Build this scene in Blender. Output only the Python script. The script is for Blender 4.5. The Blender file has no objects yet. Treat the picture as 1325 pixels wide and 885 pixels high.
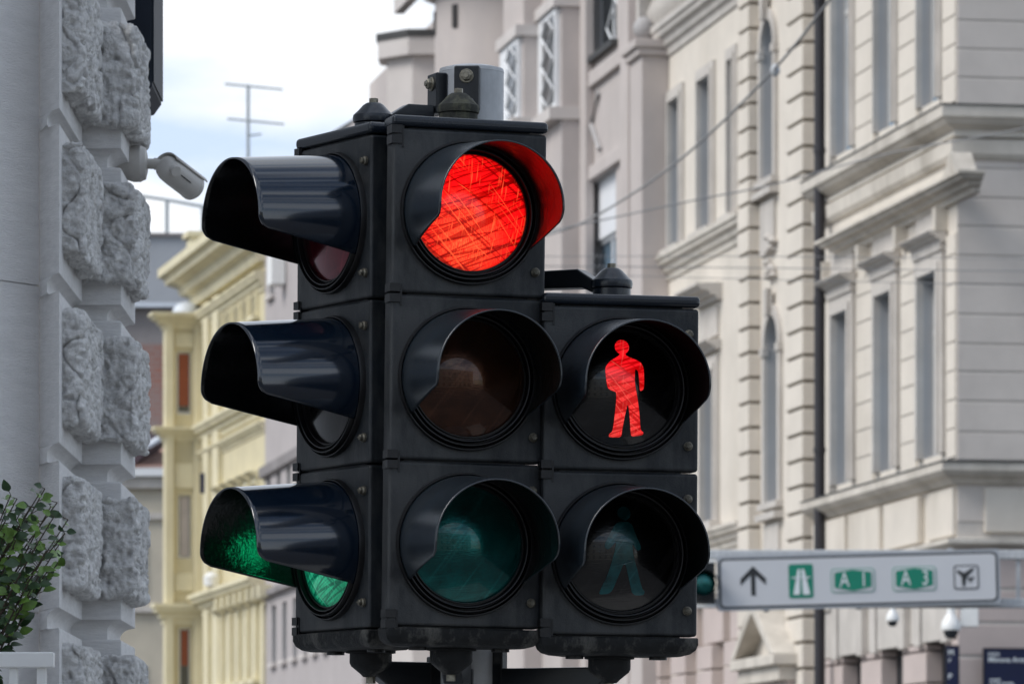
import bpy, bmesh, math, random
from mathutils import Vector, Matrix, noise, geometry
R = math.radians
random.seed(7)
sc = bpy.context.scene
COL = sc.collection
FPX, CX, HY, EYE = 7000.0, 662.5, 1111.0, 1.6      # focal length in photo pixels, centre column, horizon row, eye height
def W(px, py, D):
    return Vector(((px-CX)/FPX*D, D, EYE+(HY-py)/FPX*D))

# ------------------------------------------------------------------ materials
def newmat(name):
    m = bpy.data.materials.new(name); m.use_nodes = True
    nt = m.node_tree; b = nt.nodes['Principled BSDF']
    return m, nt, b
def N(nt, typ, **kw):
    n = nt.nodes.new(typ)
    for k, v in kw.items():
        if k.startswith('i_'): n.inputs[k[2:].replace('_', ' ')].default_value = v
        else: setattr(n, k, v)
    return n
def ramp(nt, src, stops):
    r = nt.nodes.new('ShaderNodeValToRGB'); e = r.color_ramp.elements
    while len(e) < len(stops): e.new(0.5)
    for i, (p, c) in enumerate(stops):
        e[i].position = p; e[i].color = (c[0], c[1], c[2], 1) if hasattr(c, '__len__') else (c, c, c, 1)
    nt.links.new(src, r.inputs[0]); return r.outputs[0]
def mat(name, rgb, rough=0.8, var=0.12, scale=3.0, bump=0.0, bscale=60, metal=0.0, spec=0.5, stain=0.0, stain_rgb=(0.12, 0.10, 0.08), stretch=None, coat=0.0, hi_=0.75, zs=0.22):
    m, nt, b = newmat(name)
    tc = N(nt, 'ShaderNodeTexCoord'); src = tc.outputs['Object']
    if stretch:
        mp = N(nt, 'ShaderNodeMapping'); mp.inputs['Scale'].default_value = stretch
        nt.links.new(src, mp.inputs[0]); src2 = mp.outputs[0]
    else: src2 = src
    n1 = N(nt, 'ShaderNodeTexNoise', i_Scale=scale, i_Detail=8.0, i_Roughness=0.62); nt.links.new(src2, n1.inputs['Vector'])
    lo = [c*(1-var) for c in rgb]; hi = [min(1, c*(1+var)) for c in rgb]
    col = ramp(nt, n1.outputs['Fac'], [(0.3, lo), (0.7, hi)])
    if stain > 0:
        n2 = N(nt, 'ShaderNodeTexNoise', i_Scale=scale*0.6, i_Detail=10.0, i_Roughness=0.7)
        mp2 = N(nt, 'ShaderNodeMapping'); mp2.inputs['Scale'].default_value = (1, 1, zs); mp2.inputs['Location'].default_value = (5, 3, 1)
        nt.links.new(src, mp2.inputs[0]); nt.links.new(mp2.outputs[0], n2.inputs['Vector'])
        f = ramp(nt, n2.outputs['Fac'], [(0.48, 0.0), (hi_, stain)])
        mx = N(nt, 'ShaderNodeMixRGB'); nt.links.new(f, mx.inputs[0]); nt.links.new(col, mx.inputs[1]); mx.inputs[2].default_value = (*stain_rgb, 1)
        col = mx.outputs[0]
    nt.links.new(col, b.inputs['Base Color'])
    b.inputs['Roughness'].default_value = rough; b.inputs['Metallic'].default_value = metal
    b.inputs['Specular IOR Level'].default_value = spec
    b.inputs['Coat Weight'].default_value = coat
    if bump > 0:
        n3 = N(nt, 'ShaderNodeTexNoise', i_Scale=bscale, i_Detail=6.0, i_Roughness=0.65); nt.links.new(src2, n3.inputs['Vector'])
        bp = N(nt, 'ShaderNodeBump', i_Strength=bump, i_Distance=0.02); nt.links.new(n3.outputs['Fac'], bp.inputs['Height'])
        nt.links.new(bp.outputs[0], b.inputs['Normal'])
    return m
M = {}
M['plastic'] = mat('black_signal_plastic', (0.0075, 0.0105, 0.0140), 0.46, 0.45, 11, 0.12, 260, spec=0.42, stain=0.85, stain_rgb=(0.050, 0.052, 0.053), hi_=0.62, zs=0.35)
M['plastic_dirty'] = mat('dusty_signal_plastic', (0.008, 0.009, 0.010), 0.62, 0.45, 26, 0.25, 150, spec=0.3, stain=0.85, stain_rgb=(0.10, 0.098, 0.090), hi_=0.60, zs=0.6)
M['cap'] = mat('glossy_signal_cap', (0.008, 0.012, 0.019), 0.25, 0.25, 12, 0.03, 200)
M['visor'] = mat('visor_outer', (0.004, 0.009, 0.018), 0.13, 0.25, 10, 0.003, 60, spec=0.9, coat=0.3, stain=0.35, stain_rgb=(0.022, 0.026, 0.032))
M['visor_dusty'] = mat('visor_outer_dusty', (0.011, 0.017, 0.024), 0.27, 0.35, 14, 0.02, 90, spec=0.9, stain=0.7, stain_rgb=(0.040, 0.046, 0.050))
M['visor_in'] = mat('visor_inner', (0.003, 0.0035, 0.004), 0.15, 0.3, 10, 0.16, 24, spec=0.42)
M['visor_matte'] = mat('visor_inner_matte', (0.003, 0.0033, 0.0036), 0.7, 0.3, 10, 0.05, 120, spec=0.02)
M['rubber'] = mat('rubber_gasket', (0.006, 0.006, 0.007), 0.38, 0.4, 30, 0.08, 200)
M['bracket'] = mat('bracket_paint', (0.006, 0.008, 0.011), 0.33, 0.3, 20, 0.05, 150)
M['lichen'] = mat('weathered_cone', (0.03, 0.032, 0.026), 0.8, 0.6, 60, 0.5, 300, stain=0.9, stain_rgb=(0.17, 0.17, 0.10))
M['galv'] = mat('galvanised_steel', (0.50, 0.515, 0.53), 0.5, 0.14, 25, 0.03, 120, metal=0.05, stain=0.45, stain_rgb=(0.22, 0.24, 0.26))
M['bolt'] = mat('bolt_metal', (0.26, 0.24, 0.19), 0.45, 0.45, 120, 0.1, 300, metal=0.6)
M['screwm'] = mat('tarnished_screw', (0.13, 0.12, 0.095), 0.5, 0.5, 150, 0.1, 300, metal=0.5)
M['stone'] = mat('rough_limestone', (0.80, 0.785, 0.765), 0.92, 0.26, 40, 0.8, 110, stain=0.45, stain_rgb=(0.20, 0.19, 0.19))
M['dressed'] = mat('dressed_stone', (0.72, 0.71, 0.70), 0.9, 0.09, 18, 0.3, 60, stretch=(1, 1, 5), stain=0.12, stain_rgb=(0.30, 0.29, 0.28))
M['wallstone'] = mat('smooth_grey_render', (0.88, 0.865, 0.85), 0.9, 0.06, 9, 0.5, 60, stretch=(1, 1, 7))
M['cream'] = mat('cream_plaster', (0.67, 0.615, 0.54), 0.9, 0.09, 0.9, 0.2, 8, stain=0.50, stain_rgb=(0.42, 0.37, 0.30))
M['groove'] = mat('dirty_joint', (0.19, 0.165, 0.135), 0.95, 0.2, 2)
M['greyplaster'] = mat('greyed_plaster', (0.60, 0.55, 0.505), 0.9, 0.09, 0.8, 0.2, 8, stain=0.45, stain_rgb=(0.40, 0.35, 0.31))
M['surround'] = mat('stucco_trim', (0.54, 0.505, 0.465), 0.9, 0.12, 2.0, 0.2, 8, stain=0.6, stain_rgb=(0.33, 0.30, 0.27))
M['cornice'] = mat('weathered_cornice', (0.60, 0.555, 0.49), 0.9, 0.14, 1.5, 0.3, 10, stain=0.70, stain_rgb=(0.24, 0.21, 0.17))
M['pinkstone'] = mat('pinkish_ground_floor_render', (0.52, 0.44, 0.41), 0.9, 0.08, 1.2, 0.1, 8, stain=0.2, stain_rgb=(0.38, 0.33, 0.31))
M['mauve'] = mat('mauve_grey_render', (0.50, 0.45, 0.425), 0.9, 0.09, 0.8, 0.2, 8, stain=0.45, stain_rgb=(0.38, 0.35, 0.35))
M['mauve2'] = mat('pale_mauve_trim', (0.57, 0.53, 0.505), 0.9, 0.07, 1.0, 0.1, 8, stain=0.15, stain_rgb=(0.45, 0.42, 0.41))
M['yellow'] = mat('yellow_plaster', (0.62, 0.555, 0.37), 0.9, 0.10, 0.9, 0.1, 8, stain=0.45, stain_rgb=(0.50, 0.42, 0.24))
M['yellow2'] = mat('pale_yellow_trim', (0.70, 0.64, 0.45), 0.9, 0.08, 1.2, 0.1, 8, stain=0.5, stain_rgb=(0.46, 0.39, 0.25))
M['yellowgrey'] = mat('yellow_grey_field', (0.47, 0.42, 0.32), 0.9, 0.06, 1.2, 0.1, 8)
M['taupe'] = mat('taupe_render', (0.42, 0.385, 0.38), 0.9, 0.07, 0.8, 0.1, 8)
M['beige'] = mat('beige_render', (0.52, 0.47, 0.38), 0.9, 0.1, 0.8, 0.1, 8, stain=0.3, stain_rgb=(0.34, 0.30, 0.24))
M['gable'] = mat('grey_gable_cement', (0.38, 0.40, 0.43), 0.9, 0.12, 0.25, 0.1, 3, stain=0.35, stain_rgb=(0.20, 0.21, 0.23))
M['browngrey'] = mat('brown_grey_old_wall', (0.27, 0.25, 0.25), 0.9, 0.25, 0.5, 0.2, 3, stain=0.4, stain_rgb=(0.18, 0.15, 0.14))
M['lead'] = mat('lead_flashing', (0.05, 0.05, 0.05), 0.7, 0.2, 2, 0.05, 5)
M['zinc'] = mat('pale_zinc', (0.62, 0.67, 0.74), 0.5, 0.08, 1, 0.02, 5)
M['winframe'] = mat('window_frame_paint', (0.50, 0.50, 0.49), 0.55, 0.08, 4)
M['whiteframe'] = mat('white_window_frame', (0.76, 0.77, 0.78), 0.5, 0.05, 4)
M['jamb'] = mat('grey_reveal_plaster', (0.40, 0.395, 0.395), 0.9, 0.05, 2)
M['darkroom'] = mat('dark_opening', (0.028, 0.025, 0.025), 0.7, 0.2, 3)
M['pipe'] = mat('dark_downpipe_metal', (0.024, 0.022, 0.027), 0.5, 0.15, 3)
M['curtain'] = mat('pale_curtain', (0.5, 0.52, 0.54), 0.9, 0.15, 5, stretch=(6, 6, 0.4))
M['shutter'] = mat('white_roller_blind', (0.72, 0.73, 0.75), 0.6, 0.04, 3)
M['redblind'] = mat('rust_red_blind', (0.30, 0.085, 0.04), 0.8, 0.1, 3)
M['greyblind'] = mat('mauve_grey_blind', (0.50, 0.45, 0.44), 0.8, 0.1, 3)
M['white'] = mat('white_housing_paint', (0.82, 0.82, 0.80), 0.42, 0.04, 12, stain=0.12, stain_rgb=(0.45, 0.42, 0.38))
M['camwhite'] = mat('offwhite_camera_paint', (0.50, 0.48, 0.45), 0.5, 0.06, 20, stain=0.1, stain_rgb=(0.3, 0.28, 0.25))
M['navy'] = mat('navy_sign_blue', (0.003, 0.008, 0.045), 0.75, 0.1, 4)
M['navypanel'] = mat('navy_painted_metal', (0.008, 0.014, 0.026), 0.5, 0.25, 10, spec=0.3)
M['signwhite'] = mat('sign_face_white', (0.57, 0.58, 0.605), 0.5, 0.02, 2)
M['signgrey'] = mat('sign_frame_grey', (0.40, 0.42, 0.45), 0.4, 0.05, 3, metal=0.2)
M['signblack'] = mat('sign_black', (0.018, 0.02, 0.022), 0.5, 0.05, 5)
M['signgreen'] = mat('sign_green', (0.0, 0.20, 0.125), 0.45, 0.05, 4)
M['paleg'] = mat('sign_pale_green_line', (0.20, 0.36, 0.31), 0.45, 0.05, 4)
M['letter'] = mat('letter_white', (0.70, 0.74, 0.76), 0.5, 0.02, 4)
M['wire'] = mat('cable_rubber', (0.26, 0.26, 0.265), 0.7, 0.1, 5)
M['aerial'] = mat('aerial_aluminium', (0.36, 0.40, 0.42), 0.5, 0.1, 5)
M['balls'] = mat('ball_stone', (0.40, 0.385, 0.38), 0.9, 0.1, 3)
M['asphalt'] = mat('asphalt', (0.05, 0.05, 0.052), 0.9, 0.2, 2.0, 0.4, 80)
M['pave'] = mat('paving', (0.24, 0.235, 0.225), 0.9, 0.12, 1.5, 0.2, 30)
M['kerb'] = mat('kerb_granite', (0.30, 0.30, 0.30), 0.85, 0.12, 6, 0.2, 60)
M['paint'] = mat('road_paint', (0.78, 0.78, 0.76), 0.7, 0.06, 5, stain=0.2, stain_rgb=(0.4, 0.4, 0.4))
M['bark'] = mat('shrub_bark', (0.06, 0.045, 0.03), 0.9, 0.2, 50)
def leafmat(name, rgb):
    m = mat(name, rgb, 0.42, 0.35, 45, 0.1, 80, spec=0.5)
    b = m.node_tree.nodes['Principled BSDF']; b.inputs['Transmission Weight'].default_value = 0.0
    return m
M['leaf'] = leafmat('dark_leaf', (0.030, 0.070, 0.022)); M['leaf2'] = leafmat('young_leaf', (0.13, 0.24, 0.04))
def brickmat(name, c1, c2, mortar, sx, horizontal=False):
    m, nt, b = newmat(name)
    tc = N(nt, 'ShaderNodeTexCoord'); sp = N(nt, 'ShaderNodeSeparateXYZ'); cb = N(nt, 'ShaderNodeCombineXYZ')
    nt.links.new(tc.outputs['Object'], sp.inputs[0]); nt.links.new(sp.outputs[0], cb.inputs[0]); nt.links.new(sp.outputs[1 if horizontal else 2], cb.inputs[1])
    br = N(nt, 'ShaderNodeTexBrick', i_Scale=sx); nt.links.new(cb.outputs[0], br.inputs['Vector'])
    br.inputs['Color1'].default_value = (*c1, 1); br.inputs['Color2'].default_value = (*c2, 1); br.inputs['Mortar'].default_value = (*mortar, 1)
    n1 = N(nt, 'ShaderNodeTexNoise', i_Scale=0.5, i_Detail=8.0); nt.links.new(tc.outputs['Object'], n1.inputs['Vector'])
    f = ramp(nt, n1.outputs['Fac'], [(0.4, 0.0), (0.62, 0.75)])
    mx = N(nt, 'ShaderNodeMixRGB'); nt.links.new(f, mx.inputs[0]); nt.links.new(br.outputs[0], mx.inputs[1]); mx.inputs[2].default_value = (*mortar, 1)
    nt.links.new(mx.outputs[0], b.inputs['Base Color']); b.inputs['Roughness'].default_value = 0.9
    return m
M['brick'] = brickmat('old_brick', (0.33, 0.13, 0.09), (0.28, 0.14, 0.11), (0.30, 0.25, 0.24), 1.2)
M['tile'] = brickmat('clay_roof_tiles', (0.42, 0.22, 0.16), (0.36, 0.20, 0.16), (0.40, 0.27, 0.22), 1.2, True)
M['darktile'] = mat('dark_maroon_metal_roof', (0.09, 0.06, 0.07), 0.6, 0.15, 1)
def glassmat(name, rgb, rough=0.08):
    m, nt, b = newmat(name)
    tc = N(nt, 'ShaderNodeTexCoord'); n1 = N(nt, 'ShaderNodeTexNoise', i_Scale=1.1, i_Detail=3.0); nt.links.new(tc.outputs['Object'], n1.inputs['Vector'])
    c = ramp(nt, n1.outputs['Fac'], [(0.35, [x*0.6 for x in rgb]), (0.65, [x*1.3 for x in rgb])])
    nt.links.new(c, b.inputs['Base Color']); b.inputs['Roughness'].default_value = rough
    b.inputs['Specular IOR Level'].default_value = 0.9; b.inputs['IOR'].default_value = 1.6
    return m
M['glass'] = glassmat('window_glass', (0.16, 0.24, 0.32)); M['glassblue'] = glassmat('bluish_window_glass', (0.13, 0.25, 0.38), 0.2); M['glassblue'].node_tree.nodes['Principled BSDF'].inputs['Specular IOR Level'].default_value = 0.25; M['glassdark'] = glassmat('dark_window_glass', (0.025, 0.03, 0.035), 0.15)

def streak(nt, src, ang, along, across, off, lo, hi):
    """thin straight streaks: strongly stretched noise turned by ang in the lens plane"""
    mp = N(nt, 'ShaderNodeMapping'); mp.inputs['Rotation'].default_value = (0, R(ang), 0)
    nt.links.new(src, mp.inputs[0])
    mp2 = N(nt, 'ShaderNodeMapping'); mp2.inputs['Scale'].default_value = (along, 0.0, across); mp2.inputs['Location'].default_value = (off, off*1.7, off*0.6)
    nt.links.new(mp.outputs[0], mp2.inputs[0])
    n = N(nt, 'ShaderNodeTexNoise', i_Scale=1.0, i_Detail=1.0, i_Roughness=0.5); nt.links.new(mp2.outputs[0], n.inputs['Vector'])
    return ramp(nt, n.outputs['Fac'], [(lo, 0.0), (hi, 1.0)])
def mixc(nt, fac, a, b, typ='MIX'):
    m = N(nt, 'ShaderNodeMixRGB', blend_type=typ)
    for i, s in ((0, fac), (1, a), (2, b)):
        if hasattr(s, 'is_output') or hasattr(s, 'links'): nt.links.new(s, m.inputs[i])
        elif isinstance(s, (int, float)): m.inputs[i].default_value = s if i == 0 else (s, s, s, 1)
        else: m.inputs[i].default_value = (*s, 1)
    return m.outputs[0]
def lensmat(name, base, hot, dark, strength, rib=True):
    """a patterned lens lit from behind"""
    m, nt, b = newmat(name)
    tc = N(nt, 'ShaderNodeTexCoord'); src = tc.outputs['Object']
    n0 = N(nt, 'ShaderNodeTexNoise', i_Scale=14.0, i_Detail=4.0, i_Roughness=0.6); nt.links.new(src, n0.inputs['Vector'])
    glow = ramp(nt, n0.outputs['Fac'], [(0.40, 0.0), (0.75, 1.0)])
    g = N(nt, 'ShaderNodeTexGradient', gradient_type='SPHERICAL')
    mp = N(nt, 'ShaderNodeMapping'); mp.inputs['Scale'].default_value = (11, 6, 9); mp.inputs['Location'].default_value = (0.15, 0, 0.55)
    nt.links.new(src, mp.inputs[0]); nt.links.new(mp.outputs[0], g.inputs[0])
    fine = N(nt, 'ShaderNodeTexNoise', i_Scale=1.0, i_Detail=4.0, i_Roughness=0.8)
    mpf = N(nt, 'ShaderNodeMapping'); mpf.inputs['Scale'].default_value = (520, 1, 90); nt.links.new(src, mpf.inputs[0]); nt.links.new(mpf.outputs[0], fine.inputs['Vector'])
    ff = ramp(nt, fine.outputs['Fac'], [(0.38, 0.0), (0.62, 1.0)])
    col = mixc(nt, glow, base, [c*0.75 for c in base])
    mm = N(nt, 'ShaderNodeMath', operation='MULTIPLY'); nt.links.new(g.outputs['Fac'], mm.inputs[0]); nt.links.new(ff, mm.inputs[1])
    col = mixc(nt, mm.outputs[0], col, hot)
    for ang, al, ac, off, lo, hi in ((27, 2.5, 120, 1.3, 0.57, 0.62), (12, 2, 140, 4.1, 0.57, 0.62), (-38, 2.5, 130, 7.7, 0.58, 0.63), (20, 1.5, 200, 9.9, 0.58, 0.63)):
        s = streak(nt, src, ang, al, ac, off, lo, hi); s2 = N(nt, 'ShaderNodeMath', operation='MULTIPLY', use_clamp=True); nt.links.new(s, s2.inputs[0]); s2.inputs[1].default_value = 0.75
        col = mixc(nt, s2.outputs[0], col, dark)
    for ang, al, ac, off, lo, hi in ((-47, 3, 150, 2.2, 0.67, 0.74), (-52, 5, 240, 5.2, 0.66, 0.72), (-35, 14, 230, 8.8, 0.66, 0.75), (80, 24, 330, 12.0, 0.62, 0.75)):
        s = streak(nt, src, ang, al, ac, off, lo, hi); s2 = N(nt, 'ShaderNodeMath', operation='MULTIPLY', use_clamp=True); nt.links.new(s, s2.inputs[0]); s2.inputs[1].default_value = 0.42
        col = mixc(nt, s2.outputs[0], col, hot)
    g2 = N(nt, 'ShaderNodeTexGradient', gradient_type='SPHERICAL'); mp2 = N(nt, 'ShaderNodeMapping'); mp2.inputs['Scale'].default_value = (9.0, 0, 9.0); nt.links.new(src, mp2.inputs[0]); nt.links.new(mp2.outputs[0], g2.inputs[0])
    rim = ramp(nt, g2.outputs['Fac'], [(0.03, 0.30), (0.10, 0.80), (0.50, 1.0)])
    col = mixc(nt, 1.0, col, rim, 'MULTIPLY')
    nt.links.new(col, b.inputs['Emission Color']); b.inputs['Emission Strength'].default_value = strength
    b.inputs['Base Color'].default_value = (*[c*0.15 for c in base], 1); b.inputs['Roughness'].default_value = 0.12; b.inputs['Specular IOR Level'].default_value = 0.5
    return m
M['red_lit'] = lensmat('red_lens_lit', (0.80, 0.003, 0.004), (1.0, 0.10, 0.030), (0.12, 0.0, 0.0), 1.5)
M['man_lit'] = lensmat('red_figure_lit', (1.0, 0.008, 0.015), (1.0, 0.13, 0.10), (0.42, 0.0, 0.0), 0.66)
M['core'], _n, _b = newmat('green_lamp_core'); _b.inputs['Emission Color'].default_value = (0.0, 1.0, 0.35, 1); _b.inputs['Emission Strength'].default_value = 9
M['green_lit'] = lensmat('green_lens_lit', (0.0, 0.22, 0.10), (0.06, 0.60, 0.34), (0.0, 0.07, 0.04), 0.62)
def offlens(name, rgb, scale=22.0, metal=0.72):
    m, nt, b = newmat(name)
    tc = N(nt, 'ShaderNodeTexCoord'); src = tc.outputs['Object']
    n0 = N(nt, 'ShaderNodeTexNoise', i_Scale=scale, i_Detail=5.0); nt.links.new(src, n0.inputs['Vector'])
    col = ramp(nt, n0.outputs['Fac'], [(0.3, [c*0.55 for c in rgb]), (0.7, [c*1.3 for c in rgb])])
    for ang, off in ((10, 3.3), (55, 6.1), (-40, 9.2)):
        s = streak(nt, src, ang, 4, 80, off, 0.62, 0.69); s2 = N(nt, 'ShaderNodeMath', operation='MULTIPLY'); nt.links.new(s, s2.inputs[0]); s2.inputs[1].default_value = 0.35
        col = mixc(nt, s2.outputs[0], col, [min(1, c*2.2+0.02) for c in rgb])
    nt.links.new(col, b.inputs['Base Color']); b.inputs['Roughness'].default_value = 0.20; b.inputs['Specular IOR Level'].default_value = 0.6; b.inputs['Metallic'].default_value = metal; b.inputs['Coat Weight'].default_value = 0.6
    w = N(nt, 'ShaderNodeTexNoise', i_Scale=1.0, i_Detail=2.0); mpf = N(nt, 'ShaderNodeMapping'); mpf.inputs['Scale'].default_value = (60, 1, 420)
    nt.links.new(src, mpf.inputs[0]); nt.links.new(mpf.outputs[0], w.inputs['Vector'])
    bp = N(nt, 'ShaderNodeBump', i_Strength=0.12, i_Distance=0.003); nt.links.new(w.outputs['Fac'], bp.inputs['Height']); nt.links.new(bp.outputs[0], b.inputs['Normal'])
    return m
M['green_off'] = offlens('green_lens_unlit', (0.0, 0.115, 0.108)); M['amber_off'] = offlens('amber_lens_unlit', (0.075, 0.026, 0.011))
M['red_off'] = offlens('red_lens_unlit', (0.14, 0.010, 0.022)); M['black_lens'] = offlens('black_lens_mask', (0.003, 0.003, 0.0035), 22.0, 0.0)
M['smoke_off'] = offlens('smoky_lens_unlit', (0.022, 0.020, 0.020))
M['walk_off'] = offlens('walking_figure_unlit', (0.006, 0.085, 0.095), 40, 0.3)

# ------------------------------------------------------------------ mesh helpers
class MB:
    def __init__(s): s.v = []; s.f = []
    def add(s, vs, fs):
        o = len(s.v); s.v += [tuple(v) for v in vs]; s.f += [tuple(i+o for i in f) for f in fs]; return s
    def box(s, x0, x1, y0, y1, z0, z1):
        if x0 > x1: x0, x1 = x1, x0
        if y0 > y1: y0, y1 = y1, y0
        if z0 > z1: z0, z1 = z1, z0
        return s.add([(x, y, z) for z in (z0, z1) for y in (y0, y1) for x in (x0, x1)],
                     [(0, 2, 3, 1), (4, 5, 7, 6), (0, 1, 5, 4), (2, 6, 7, 3), (0, 4, 6, 2), (1, 3, 7, 5)])
    def hexa(s, p):   # 4 bottom + 4 top points
        return s.add(p, [(3, 2, 1, 0), (4, 5, 6, 7), (0, 1, 5, 4), (1, 2, 6, 5), (2, 3, 7, 6), (3, 0, 4, 7)])
    def prism(s, pts, vec):
        n = len(pts); v = [Vector(p) for p in pts]; w = [p+Vector(vec) for p in v]
        return s.add(v+w, [tuple(range(n-1, -1, -1)), tuple(range(n, 2*n))]+[(i, (i+1) % n, n+(i+1) % n, n+i) for i in range(n)])
    def quad(s, *p): return s.add(p, [tuple(range(len(p)))])
    def lathe(s, prof, n=32, m=None, cap=True):
        m = m or Matrix(); vs = []; fs = []
        for r, h in prof:
            for i in range(n):
                a = 2*math.pi*i/n; vs.append(m @ Vector((r*math.cos(a), r*math.sin(a), h)))
        for j in range(len(prof)-1):
            for i in range(n):
                k = (i+1) % n; fs.append((j*n+i, j*n+k, (j+1)*n+k, (j+1)*n+i))
        if cap: fs += [tuple(range(n-1, -1, -1)), tuple((len(prof)-1)*n+i for i in range(n))]
        return s.add(vs, fs)
    def tube(s, path, r, n=8):
        P = [Vector(p) for p in path]; vs = []; fs = []
        rr = r if hasattr(r, '__len__') else [r]*len(P)
        up = Vector((0, 0, 1))
        for i, p in enumerate(P):
            t = (P[min(i+1, len(P)-1)]-P[max(i-1, 0)]).normalized()
            a = t.cross(up if abs(t.z) < 0.95 else Vector((1, 0, 0))).normalized(); b = t.cross(a)
            for k in range(n):
                an = 2*math.pi*k/n; vs.append(p+(a*math.cos(an)+b*math.sin(an))*rr[i])
        for i in range(len(P)-1):
            for k in range(n):
                l = (k+1) % n; fs.append((i*n+k, i*n+l, (i+1)*n+l, (i+1)*n+k))
        fs += [tuple(range(n-1, -1, -1)), tuple((len(P)-1)*n+k for k in range(n))]
        return s.add(vs, fs)
    def mesh(s, name, material, smooth=0, weld=False):
        me = bpy.data.meshes.new(name); me.from_pydata(s.v, [], s.f)
        for m in (material if isinstance(material, (list, tuple)) else [material]): me.materials.append(m)
        bm = bmesh.new(); bm.from_mesh(me)
        if weld: bmesh.ops.remove_doubles(bm, verts=bm.verts, dist=1e-5)
        bmesh.ops.recalc_face_normals(bm, faces=bm.faces); bm.to_mesh(me); bm.free()
        if smooth:
            me.shade_smooth(); me.set_sharp_from_angle(angle=R(smooth))
        return me
    def build(s, name, material, parent=None, smooth=0, weld=False, bevel=0, seg=2, loc=None):
        return link(name, s.mesh(name, material, smooth, weld), parent, bevel, seg, loc)
def link(name, me, parent=None, bevel=0, seg=2, loc=None):
    o = bpy.data.objects.new(name, me); COL.objects.link(o)
    if parent is not None: o.parent = parent
    if loc is not None: o.location = loc
    if bevel:
        b = o.modifiers.new('bevel', 'BEVEL'); b.width = bevel; b.segments = seg; b.limit_method = 'ANGLE'; b.angle_limit = R(40)
        b.harden_normals = False
    return o
def tag(o, label=None, cat=None, group=None, kind=None):
    if label: o['label'] = label
    if cat: o['category'] = cat
    if group: o['group'] = group
    if kind: o['kind'] = kind
    return o
def empty(name, loc=(0, 0, 0), rot=(0, 0, 0), label=None, cat=None, group=None):
    o = bpy.data.objects.new(name, None); COL.objects.link(o); o.location = loc; o.rotation_euler = rot; o.empty_display_size = 0.1
    return tag(o, label, cat, group)

class Frame:
    """street frame: local X runs along the facade towards the camera, local Y into the building"""
    def __init__(s, P0, deg): s.P = Vector(P0); s.s = math.sin(R(deg)); s.c = math.cos(R(deg)); s.deg = deg
    def depth(s, X, Y=0): return s.P.y-X*s.c+Y*s.s
    def fx(s, px, Y=0):
        r = (px-CX)/FPX; return (r*(s.P.y+Y*s.s)-s.P.x-Y*s.c)/(s.s+r*s.c)
    def fz(s, px, py, Y=0): return EYE+(HY-py)/FPX*s.depth(s.fx(px, Y), Y)
    def fy(s, px, X=0):      # Y on the camera-facing plane at X
        r = (px-CX)/FPX; return (r*(s.P.y-X*s.c)-s.P.x-X*s.s)/(s.c-r*s.s)
    def world(s, X, Y, Z=0): return Vector((s.P.x+X*s.s+Y*s.c, s.P.y-X*s.c+Y*s.s, Z))
    def sub(s, px): w = s.world(s.fx(px), 0); return Frame((w.x, w.y), s.deg)
    def root(s, name, label, cat, group=None):
        return empty(name, (s.P.x, s.P.y, 0), (0, 0, R(s.deg-90)), label, cat, group)

def wall(mb, x0, x1, z0, z1, holes, depth, Y=0.0, jamb=None):
    """front skin with openings; the reveals go into jamb (or the same mesh). hole = (x0,x1,z0,z1[,arch])"""
    jm = jamb if jamb is not None else mb
    bag = isinstance(jamb, list)
    xs = sorted({x0, x1, *[h[0] for h in holes], *[h[1] for h in holes]}); zs = sorted({z0, z1, *[h[2] for h in holes], *[h[3] for h in holes]})
    xs = [x for x in xs if x0-1e-6 <= x <= x1+1e-6]; zs = [z for z in zs if z0-1e-6 <= z <= z1+1e-6]
    for i in range(len(xs)-1):
        for j in range(len(zs)-1):
            cx, cz = (xs[i]+xs[i+1])/2, (zs[j]+zs[j+1])/2
            if any(h[0] < cx < h[1] and h[2] < cz < h[3] for h in holes): continue
            mb.quad((xs[i], Y, zs[j]), (xs[i+1], Y, zs[j]), (xs[i+1], Y, zs[j+1]), (xs[i], Y, zs[j+1]))
    for h in holes:
        a, b, c, d = h[:4]; Yd = Y+depth
        if bag: jm = MB(); jamb.append((h, jm))
        arch = len(h) > 4 and h[4]
        top = d-(b-a)/2 if arch else d
        jm.quad((a, Y, c), (a, Yd, c), (a, Yd, top), (a, Y, top)); jm.quad((b, Y, c), (b, Yd, c), (b, Yd, top), (b, Y, top))
        jm.quad((a, Y, c), (b, Y, c), (b, Yd, c), (a, Yd, c))
        if not arch: jm.quad((a, Y, d), (b, Y, d), (b, Yd, d), (a, Yd, d))
        else:
            r = (b-a)/2; cx = (a+b)/2; n = 14; pts = [(cx-r*math.cos(math.pi*k/n), top+r*math.sin(math.pi*k/n)) for k in range(n+1)]
            for k in range(n):
                p, q = pts[k], pts[k+1]
                jm.quad((p[0], Y, p[1]), (q[0], Y, q[1]), (q[0], Yd, q[1]), (p[0], Yd, p[1]))
                mb.quad((p[0], Y, p[1]), (q[0], Y, q[1]), (q[0], Y, d), (p[0], Y, d))
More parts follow.
